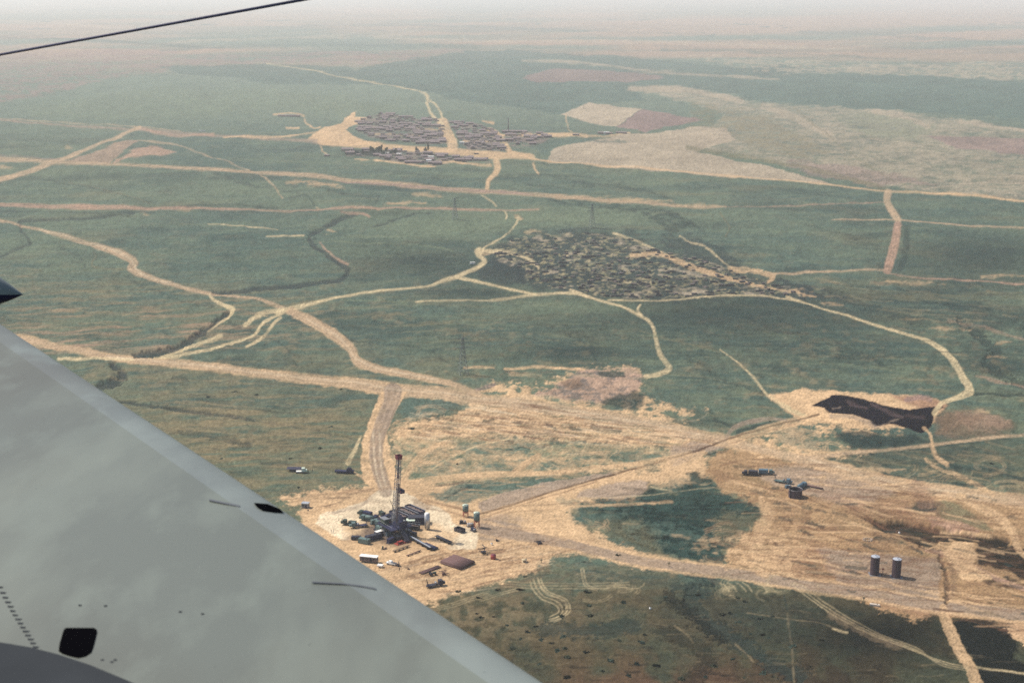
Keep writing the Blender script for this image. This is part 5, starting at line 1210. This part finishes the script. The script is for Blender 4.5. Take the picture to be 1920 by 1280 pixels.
# ------------------------------------------------------------------ town houses
def inside(p, poly):
    x, y = p; r = False; n = len(poly)
    for i in range(n):
        x0, y0 = poly[i]; x1, y1 = poly[(i + 1) % n]
        if (y0 > y) != (y1 > y) and x < (x1 - x0) * (y - y0) / (y1 - y0) + x0: r = not r
    return r
def house_kind(L, W, H, wall, roof, pitched=False):
    t = thing('house', 'x', 'house', (0, 0, -500), 0, 'houses of the town')
    part('wall', t, lambda b: b.box((0, 0, 0), (L, W, H), M[wall]))
    if pitched: part('roof', t, lambda b: b.add([(-L/2-.3, -W/2-.3, H), (L/2+.3, -W/2-.3, H), (L/2+.3, W/2+.3, H), (-L/2-.3, W/2+.3, H), (-L/2-.3, 0, H+1.8), (L/2+.3, 0, H+1.8)], [(0,1,5,4),(2,3,4,5),(0,4,3),(1,2,5),(3,2,1,0)], M[roof]))
    else: part('roof', t, lambda b: b.box((0, 0, H), (L + .5, W + .5, .3), M[roof]))
    w = MB(); k = max(2, int(L // 3.5))
    for i in range(k): w.box((-L / 2 + L * (i + .5) / k, -W / 2 - .05, H * .45), (1.1, .14, 1.1), M['glass'])
    for i, f in enumerate(range(0, k)):
        pass
    w.build('window', t)['kind'] = 'stuff'
    return t
kinds = [house_kind(12, 7, 3.4, 'mud_dark', 'roof_mauve', True), house_kind(9, 6, 3.0, 'mud', 'roof_mauve'), house_kind(15, 7, 3.6, 'mud_dark', 'roof_mauve', True), house_kind(8, 6, 3.2, 'roof_pale', 'mud_dark'), house_kind(20, 8, 3.8, 'mud', 'roof_mauve', True)]
KL = ['gable roofed mauve house', 'small flat roofed mauve house', 'long gable roofed house', 'pale walled flat roofed house', 'very long gable roofed building']
used = [False] * len(kinds)
hr = random.Random(5)
count = {'west': 116, 'east': 68, 'south': 42, 'far east': 24}
LBL = {'west': 'block west of the street', 'east': 'block east of the street',
       'south': 'row south of the road', 'far east': 'block at the town\'s east end'}
placed = []
for key, n in count.items():
    poly = TOWN[key]; k = 0; tries = 0
    x0 = min(p[0] for p in poly); x1 = max(p[0] for p in poly); y0 = min(p[1] for p in poly); y1 = max(p[1] for p in poly)
    while k < n and tries < 9000:
        tries += 1
        y = y0 + (y1 - y0) * (round(hr.random() * (y1 - y0) / 3.2) / ((y1 - y0) / 3.2)) + hr.uniform(-.5, .5)
        x = hr.uniform(x0, x1)
        if not inside((x, y), poly): continue
        w = at(x, y)
        if any((w.x - q[0]) ** 2 + ((w.y - q[1]) * .8) ** 2 < 13.5 ** 2 for q in placed): continue
        if any(abs(x - rx) < rw and ry0 < y < ry1 for rx, rw, ry0, ry1 in ((838, 8, 225, 280), (640, 20, 200, 275))): continue
        if key == 'west' and any(abs(y - (q + (x - 700) * .02)) < 1.0 for q in (228.5, 238, 250)): continue
        if key == 'east' and any(abs(y - (q + (x - 860) * .05)) < 1.0 for q in (240, 252, 266)): continue
        if key == 'south' and 690 < x < 730 and y < 293: continue
        placed.append((w.x, w.y))
        i = hr.choices(range(5), (3, 4, 3, 2, 1))[0]
        rz = hr.uniform(-.08, .08) - .06 + (math.pi / 2 if hr.random() < .12 else 0)
        lbh = '%s, %s part of the %s' % (KL[i], ('north', 'south')[y > (y0 + y1) / 2] + (' west', ' east')[x > (x0 + x1) / 2], LBL[key])
        if not used[i]:
            kinds[i].location = w; kinds[i].rotation_euler = (0, 0, rz); kinds[i]['label'] = lbh; kinds[i]['group'] = 'houses of the town'; used[i] = True; o = kinds[i]
        else:
            o = copy_thing(kinds[i], w, rz, lbh)
        o['group'] = 'town houses ' + key
        k += 1
for px, py, L, W_, H, l in ((727, 219, 24, 8, 6, 'largest dark roofed building at the north edge of the town'), (800, 227, 22, 9, 5, 'long dark roofed hall at the north east corner of the west block'),
                        (860, 234, 18, 8, 5, 'dark roofed hall at the north west corner of the east block'), (966, 249, 44, 9, 5, 'long low factory shed beside the tall chimney'),
                        (542, 219, 46, 8, 4, 'long low dark building alone in the field north west of the town'), (1128, 251, 14, 8, 4, 'dark house at the west of the far right hamlet'), (1142, 252, 12, 7, 4, 'pale house in the middle of the far right hamlet'),
                        (1165, 251, 20, 8, 4, 'long house at the east of the far right hamlet'), (732, 265, 18, 8, 4, 'dark shed in front of the west block of the town'), (822, 267, 26, 10, 5, 'dark hall at the foot of the central street'),
                        (613, 293, 8, 6, 3, 'small hut at the end of the path south west of the town'), (775, 306, 26, 8, 4, 'long dark shed on the southern edge of the town'), (815, 307, 20, 8, 4, 'dark shed next to the white store south of the town'),
                        (1080, 254, 12, 6, 3, 'small house between the town and the far right hamlet')):
    t = thing('building', l, 'building', at(px, py), -.04)
    B('wall', t, (0, 0, 0), (L, W_, H * .7), 'mud_dark'); part('roof', t, lambda b: b.add([(-L/2-.4, -W_/2-.4, H*.7), (L/2+.4, -W_/2-.4, H*.7), (L/2+.4, W_/2+.4, H*.7), (-L/2-.4, W_/2+.4, H*.7), (-L/2-.4, 0, H), (L/2+.4, 0, H)], [(0,1,5,4),(2,3,4,5),(0,4,3),(1,2,5),(3,2,1,0)], M['roof_mauve']))
    for i in range(int(L // 5)): B('window', t, (-L / 2 + 2.5 + 5 * i, -W_ / 2 - .05, 1.2), (1.4, .16, 1.2), 'glass')
for px, py, L, l in ((901, 270, 9, 'bright white house in the east block of the town'), (866, 270, 8, 'white house at the corner of the central street'), (728, 290, 9, 'white house right beside the dark trees'), (748, 292, 8, 'cream house east of the dark trees'),
                     (804, 304, 8, 'bright white store on the southern edge of the town'), (808, 297, 9, 'cream house above the white store'), (648, 282, 8, 'small white hut west of the tree row'), (1137, 251, 10, 'bright white house in the far right hamlet')):
    t = thing('white_house', l, 'house', at(px, py), -.05); B('wall', t, (0, 0, 0), (L, 6, 3.4), 'white_paint'); B('roof', t, (0, 0, 3.4), (L + .4, 6.4, .25), 'white_paint'); B('door', t, (1, -3.05, 0), (1.1, .12, 2.1), 'dark_steel'); B('window', t, (-2, -3.05, 1.3), (1.2, .12, 1.0), 'glass')
t = thing('chimney', 'tall thin dark factory chimney at the east end of the town', 'chimney', at(953, 246)); TB('shaft', t, (0, 0, 0), (0, 0, 24), 1.1, 'tank_side', 12, .75); TB('cap', t, (0, 0, 24), (0, 0, 24.6), .95, 'dark_steel', 12); B('base', t, (0, 0, 0), (3, 3, 2.5), 'mud_dark')
# ruined village huts
def hut_kind(L, W, H, roofed):
    b = MB(); w = .5
    for x, y, dx, dy in ((0, -W / 2, L, w), (0, W / 2, L, w), (-L / 2, 0, w, W), (L / 2, 0, w, W)): b.box((x, y, 0), (dx, dy, H * (1 if y <= 0 else .8)), M['mud_hut'])
    if roofed: b.box((0, 0, H * .75), (L, W, .25), M['mud_dark'])
    o = b.build('hut'); o.location = (0, 0, -500); return tag(o, 'x', 'hut', 'ruined mud huts of the village')
hk = [hut_kind(5, 4, 2.6, True), hut_kind(6.5, 4.5, 2.8, False), hut_kind(9, 4, 2.4, False), hut_kind(4, 4, 2.8, True)]
used = [False] * 4; placed = []; k = 0; tries = 0
while k < 210 and tries < 20000:
    tries += 1
    x, y = hr.uniform(930, 1500), hr.uniform(438, 560)
    if not inside((x, y), VILL): continue
    if y < 475 and hr.random() < .65: continue
    w = at(x, y)
    if any((w.x - q[0]) ** 2 + (w.y - q[1]) ** 2 < 6.5 ** 2 for q in placed): continue
    placed.append((w.x, w.y)); i = hr.randrange(4)
    side = 'north' if y < 475 else ('west' if x < 1100 else ('middle' if x < 1270 else 'east'))
    lb = {'north': 'small ruined mud hut in the northern part of the village above the sandy track', 'west': 'small ruined mud hut in the western third of the village', 'middle': 'small ruined mud hut in the middle of the village', 'east': 'small ruined mud hut at the eastern end of the village'}[side]
    lb = lb.replace('small ruined mud hut', ['small flat roofed mud hut', 'roofless mud hut', 'long roofless mud hut', 'tiny square mud hut'][i]).replace('in the northern part of the village above the sandy track', 'in the northern part of the village') + (', in its upper half' if y < 505 else ', in its lower half')
    rz = hr.uniform(0, 3.1) if hr.random() < .4 else hr.uniform(-.2, .2)
    if not used[i]: o = hk[i]; o.location = w; o.rotation_euler = (0, 0, rz); used[i] = True
    else:
        o = hk[i].copy(); scene.collection.objects.link(o); o.location = w; o.rotation_euler = (0, 0, rz)
    s = hr.uniform(.45, .95); o.scale = (s, s, hr.uniform(.35, .7)); o['label'] = lb; o['group'] = 'ruined mud huts, ' + side + ' part of the village'; k += 1
# ------------------------------------------------------------------ trees and bushes
def foliage(rx, ry, rz, n, leaf, m, seed, flat=False):
    r = random.Random(seed); b = MB()
    cl = [(r.uniform(-.6, .6) * rx, r.uniform(-.6, .6) * ry, r.uniform(-.5, .6) * rz, r.uniform(.35, .6)) for _ in range(7)]
    for _ in range(n):
        c = r.choice(cl); d = Vector((r.gauss(0, 1), r.gauss(0, 1), r.gauss(0, 1))).normalized() * (r.random() ** .35) * c[3]
        p = Vector((c[0] + d.x * rx, c[1] + d.y * ry, c[2] + d.z * rz))
        if flat: p.z = max(p.z, .05)
        u = Vector((r.gauss(0, 1), r.gauss(0, 1), r.gauss(0, 1))).normalized(); v = u.orthogonal().normalized() * leaf; u = u * leaf
        b.add([p - u, p + v, p + u, p - v], [(0, 1, 2, 3)], M[m])
    return b
def tree_kind(h, rx, seed, m='leaf'):
    t = thing('tree', 'x', 'tree', (0, 0, -500))
    part('trunk', t, lambda b: (b.tube((0, 0, 0), (0, 0, h * .5), .3, M['bark'], 6, .2), b.tube((0, 0, h * .4), (1.2, .4, h * .7), .15, M['bark'], 5, .06), b.tube((0, 0, h * .35), (-1.1, -.5, h * .65), .15, M['bark'], 5, .06)))
    cr = foliage(rx, rx, h * .42, 420, .55, m, seed).build('crown', t); cr.location = (0, 0, h * .6)
    return t
tk = [tree_kind(13, 4.5, 3), tree_kind(10, 4, 8), tree_kind(16, 2.6, 5)]; used = [False] * 3
for px, py, i, l in ((697, 289, 0, 'leftmost tall dark tree of the clump south of the town road'), (703, 290, 1, 'lower dark tree second from left in the clump'), (709, 290, 0, 'dark tree in the left middle of the clump'), (715, 289, 2, 'tallest slender dark tree of the clump'),
                     (720, 291, 1, 'dark tree right of the slender one in the clump'), (725, 291, 0, 'rightmost dark tree of the clump beside the white house'), (733, 292, 1, 'small dark tree right of the white house'), (740, 290, 1, 'bushy dark tree farther right of the white house'),
                     (803, 285, 2, 'lone dark tree at the roadside above the southern row'), (782, 286, 1, 'lone bushy dark tree left of the roadside one'), (797, 287, 1, 'low dark tree between the two lone ones'), (748, 232, 1, 'dark tree at the north edge of the west block'),
                     (650, 288, 1, 'leftmost low tree of the dark row'), (660, 289, 1, 'second low tree of the dark row from the left'), (670, 289, 1, 'middle low tree of the dark row'), (680, 290, 1, 'fourth low tree of the dark row from the left'), (688, 290, 1, 'last low tree of the dark row before the clump')):
    w = at(px, py)
    if not used[i]: tk[i].location = w; tk[i]['label'] = l; used[i] = True
    else: copy_thing(tk[i], w, hr.uniform(0, 6), l, (1, 1, .6) if 'low tree' in l else hr.uniform(.85, 1.1))
bk = []
for s in range(3):
    o = foliage(1.3, 1.1, .7, 150, .22, 'leaf' if s < 2 else 'leaf_dry', 40 + s, True).build('bush'); o.location = (0, 0, -500); tag(o, 'x', 'bush', 'dark scrub bushes on the near plain'); bk.append(o)
used = [False] * 3
named = {(934, 1105): 'dark bush just south of the sand, left of the tyre loops', (1054, 1156): 'dark bush right under the big tyre loops', (926, 1156): 'dark bush below the sandy edge near the wing', (1093, 1053): 'single dark bush on the sand south of the gravel road', (940, 1108): None}
spots = [(934,1105),(985,1080),(1054,1156),(926,1156),(1093,1053),(895,1150),(980,1130),(990,1185),(1010,1245),(1015,1200),(1065,1232),(1130,1258),(1145,1238),(1160,1200),(1195,1245),(1230,1248),(1210,1190),(1355,1152),(1370,1150),(1300,1175),(1398,1128),(1405,1190),(1440,1195),(1425,1160),(1395,1270),(1430,1262),
         (1160,1040),(1170,1130),(1105,1135),(960,1215),(1035,1205),(1060,1215),(1100,1222),(860,1108),(975,1105),(1485,1212),(1540,1200),(1520,1250),(860,870),(770,804),(773,803),(560,914),(545,860),(440,735),(505,770),(415,860),(640,730),(390,745),(620,800),(600,840),(480,740),(1445,790),(1830,700),(1650,830),(1860,870)]
for x, y in spots + [(hr.uniform(880, 1460), hr.uniform(1110, 1275)) for _ in range(26)]:
    if y > 1105 + (x - 835) * .66 + 400: continue
    w = at(x, y); i = hr.randrange(3); s = hr.uniform(.7, 1.5)
    l = named.get((x, y)) or ('dark scrub bush in the field left of the access road' if x < 700 else ('%s dark scrub bush on the brown plain, %s' % (('large', 'small')[s < 1.05], 'near the wing' if x < 1000 else 'left of the dark gully' if x < 1250 else 'around the dark gully')) if y > 1100 else 'dark scrub bush on the right hand land' if x > 1440 else 'dark scrub bush near the sandy ground')
    if not used[i]: o = bk[i]; used[i] = True
    else: o = bk[i].copy(); scene.collection.objects.link(o)
    o.location = w; o.rotation_euler = (0, 0, hr.uniform(0, 6)); o.scale = (s, s, s * .9); o['label'] = l; o['group'] = l + 's'
# ================================================================== the aeroplane we are in
plane = thing('aeroplane', 'pale grey wing of the aeroplane cutting across the lower left corner', 'aeroplane', (0, 0, ALT - 1.7))
ZW = ALT - 1.7
def sc_(c): return [float(v) for v in alb(c)]
def wing_mat(name, c):
    """weathered doped metal: broad stains drawn along the span, chalky blooms, specks"""
    m = bpy.data.materials.new(name); m.use_nodes = True
    n = m.node_tree.nodes; l = m.node_tree.links; b = n['Principled BSDF']; b.inputs['Roughness'].default_value = .5
    b.inputs['Specular IOR Level'].default_value = .4
    tc = n.new('ShaderNodeTexCoord'); out = None
    rgb = n.new('ShaderNodeRGB'); rgb.outputs[0].default_value = (*c, 1); cur = rgb.outputs[0]
    for sc, stretch, lo, hi, det, col, rotz in ((1.1, (1.0, .3, 1), .47, .62, 5, (c[0] * 1.5, c[1] * 1.5, c[2] * 1.45, 1), .96), (.7, (1, .5, 1), .48, .66, 4, (c[0] * .80, c[1] * .72, c[2] * .68, 1), .3),
                                      (4.5, (1, .45, 1), .5, .68, 6, (c[0] * 1.3, c[1] * 1.32, c[2] * 1.3, 1), .96), (38, (1, 1, 1), .68, .8, 3, (c[0] * .6, c[1] * .6, c[2] * .6, 1), 0)):
        mp_ = n.new('ShaderNodeMapping'); mp_.inputs['Scale'].default_value = stretch; mp_.inputs['Rotation'].default_value = (0, 0, rotz)
        no = n.new('ShaderNodeTexNoise'); no.inputs['Scale'].default_value = sc; no.inputs['Detail'].default_value = det; no.inputs['Roughness'].default_value = .6
        l.new(tc.outputs['Object'], mp_.inputs[0]); l.new(mp_.outputs[0], no.inputs['Vector'])
        r = n.new('ShaderNodeMapRange'); r.inputs[1].default_value = lo; r.inputs[2].default_value = hi; r.inputs[4].default_value = .75
        l.new(no.outputs['Fac'], r.inputs[0])
        mx = n.new('ShaderNodeMix'); mx.data_type = 'RGBA'; mx.inputs[7].default_value = col
        l.new(r.outputs[0], mx.inputs[0]); l.new(cur, mx.inputs[6]); cur = mx.outputs[2]
    l.new(cur, b.inputs['Base Color'])
    return m
M['wing'] = wing_mat('wing', (.122, .136, .116))
M['wing_edge'] = wing_mat('wing_edge', (.155, .175, .163))
M['shade_and_stitch'] = mat('shade_and_stitch', (.034, .038, .042), .9, .0, .25, 2.0, spec=.05)  # dark tone of the painted root shadow, shared with stitches and rivets
M['seam'] = mat('seam', (.10, .105, .11), .5)
M['slot'] = mat('slot', (.003, .003, .004), 1.0, spec=0.0)
M['belly_shade'] = mat('belly_shade', (.012, .01, .04), .35)  # navy that carries the shade under the nacelle
def wpt(px, py, dz=0.0): return sight(px, py, ZW + dz)
EA = sight(0, 600, ZW - .06); EB = sight(1035, 1276, ZW - .06)
EDIR = (EB - EA); EDIR.z = 0; ELEN = EDIR.length; EDIR.normalize()
EN = Vector((EDIR.y, -EDIR.x, 0))
if EN.dot(Vector((0, 0, 0)) - EA) < 0 and EN.x > 0: EN = -EN
if EN.x > 0: EN = -EN
NOSE = .30
def wz(s):
    if s < NOSE: top = .10 * math.sqrt(max(0, 1 - (1 - s / NOSE) ** 2))
    else: top = .10 + .012 * (s - NOSE) - .022 * (s - NOSE) ** 2
    return ZW - .10 + top
def wing_sheet(s0, s1, n, mt, name, lift=0.0, bottom=False):
    b = MB(); na = 60; aa = [-7 + (ELEN + 13) * i / na for i in range(na + 1)]
    ss = [s0 + (s1 - s0) * (k / n) ** (1.8 if s0 == 0 else 1) for k in range(n + 1)]
    vv = []
    for s in ss:
        for a in aa:
            bow = .0025 * (a - ELEN / 2) ** 2 * 0.15
            p = EA + EDIR * a + EN * (s + bow); vv.append((p.x, p.y, (wz(s) + lift) if not bottom else ZW - .10 - .06 * math.sqrt(min(1, s / .4)) - .02 * s))
    ff = []
    for k in range(n):
        for i in range(na):
            q = (k * (na + 1) + i, k * (na + 1) + i + 1, (k + 1) * (na + 1) + i + 1, (k + 1) * (na + 1) + i)
            ff.append(q if not bottom else q[::-1])
    b.add([(v[0], v[1], v[2] - (ALT - 1.7)) for v in vv], ff, M[mt])
    return b.build(name, plane, True)
wing_sheet(0, .2, 14, 'wing_edge', 'leading_edge')
wing_sheet(.2, 6.0, 30, 'wing', 'wing_skin')
wing_sheet(0, 6.0, 24, 'wing', 'wing_underside', bottom=True)
def on_wing(px, py, dz=.0008):
    z = ZW
    for _ in range(6):
        p = sight(px, py, z); s = max(0, (p - EA).dot(EN)); z = wz(s) + dz
    p = sight(px, py, z)
    return Vector((p.x, p.y, p.z - (ALT - 1.7)))
def decal(name, pts, m, parent=plane, dz=.0004):
    c = on_wing(sum(p[0] for p in pts) / len(pts), sum(p[1] for p in pts) / len(pts), dz)
    v = [on_wing(*p, dz) for p in pts]; lo = [Vector((q.x, q.y, q.z - .0015)) for q in v]; n = len(v)
    return MB().add([c] + v + lo, [(0, (i + 1) % n + 1, i + 1) for i in range(n)] + [(i + 1, (i + 1) % n + 1, n + (i + 1) % n + 1, n + i + 1) for i in range(n)], M[m]).build(name, parent)
decal('hatch', [(124,1176),(176,1176),(181,1179),(182,1184),(175,1212),(171,1222),(160,1229),(146,1232),(132,1229),(117,1224),(110,1219),(111,1208),(118,1184),(120,1179)], 'slot', dz=.002)
decal('landing_light_slot', [(476,942),(502,944),(524,953),(532,960),(512,958),(492,955),(482,949)], 'slot', dz=.005)
for pts, w, name in (([(585,1090),(640,1093),(680,1098),(705,1103)], 2.5, 'skin_seam'), ([(392,936),(420,942),(450,948)], 3, 'skin_seam')):
    for p0, p1 in zip(pts[:-1], pts[1:]):
        decal(name, [(p0[0], p0[1] - w/2), (p1[0], p1[1] - w/2), (p1[0], p1[1] + w/2), (p0[0], p0[1] + w/2)], 'seam', dz=.002)
br_ = random.Random(3)
for i in range(15):   # dark stitched seam at the lower left
    t_ = i / 14; x = 0 + 66 * t_; y = 1100 + 112 * t_ ** .9
    decal('stitch', [(x - 5, y - 2), (x + 5 + br_.uniform(0, 4), y - 1), (x + 5, y + 2), (x - 4, y + 2)], 'shade_and_stitch')
for x, y in ((192,1236),(210,1240),(216,1236),(150,1134),(198,1135),(338,1146),(380,1150)):
    decal('rivet', [(x - 3, y - 1.5), (x + 3, y - 1.5), (x + 3, y + 1.5), (x - 3, y + 1.5)], 'shade_and_stitch')
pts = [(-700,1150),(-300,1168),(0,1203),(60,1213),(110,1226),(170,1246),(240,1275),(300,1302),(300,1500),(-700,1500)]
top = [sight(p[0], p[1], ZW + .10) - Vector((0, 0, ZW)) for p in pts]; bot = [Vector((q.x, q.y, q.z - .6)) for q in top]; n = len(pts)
MB().add(top + bot, [tuple(range(n))[::-1]] + [(i, (i + 1) % n, n + (i + 1) % n, n + i) for i in range(n)], M['shade_and_stitch']).build('root_shade', plane)  # dark slab added to stand in for the fuselage's shadow on the wing
# pointed tail of the engine nacelle at the left edge
D = 9.0
def far_pt(px, py, d=D):
    v = bearing(px, py); v = v * (d / v.length); return Vector((v.x, v.y, v.z + 1.7))
tip = far_pt(43, 552); c1 = far_pt(-330, 480); upv = Vector((0, 0, 1)); side = (tip - c1).cross(upv).normalized()
def nac(b, a0, a1, m):
    n = 10; rings = []
    for t_, r in ((0, 1.0), (.45, .75), (.8, .36), (.93, .14), (1.0, .004)):
        c = c1.lerp(tip, t_)
        rings.append([c + side * (math.cos(a0 + (a1 - a0) * k / n) * .42 * r) + upv * (math.sin(a0 + (a1 - a0) * k / n) * .36 * r) for k in range(n + 1)])
    vv = [p for rg in rings for p in rg]
    b.add(vv, [(j * (n + 1) + k, j * (n + 1) + k + 1, (j + 1) * (n + 1) + k + 1, (j + 1) * (n + 1) + k) for j in range(4) for k in range(n)], M[m])
part('nacelle_top', plane, lambda b: nac(b, -.12, math.pi + .12, 'wing_edge'), True)
part('nacelle_belly', plane, lambda b: nac(b, math.pi + .12, 2 * math.pi - .12, 'belly_shade'), True)  # underside shade put into the belly's colour
# wireless aerial
w0 = far_pt(-300, 157, 12.0); w1 = far_pt(800, -42, 8.0)
part('aerial_wire', plane, lambda b: b.tube(w0, w1, .0095, M['wire'], 6), True)
# ------------------------------------------------------------------ the hazy air
hz = bpy.data.materials.new('haze'); hz.use_nodes = True
nt = hz.node_tree; nt.nodes.clear()
ou = nt.nodes.new('ShaderNodeOutputMaterial'); pv = nt.nodes.new('ShaderNodeVolumePrincipled')
pv.inputs['Color'].default_value = (.985, .985, .965, 1); pv.inputs['Density'].default_value = 0.00009; pv.inputs['Anisotropy'].default_value = 0.2
nt.links.new(pv.outputs[0], ou.inputs['Volume'])
R = 120000.0
hb = MB(); hb.box((0, 0, -10), (2 * R, 2 * R, ALT + 18), hz)
h = hb.build('haze'); h['kind'] = 'stuff'; h['label'] = 'pale haze that fades the far plain'
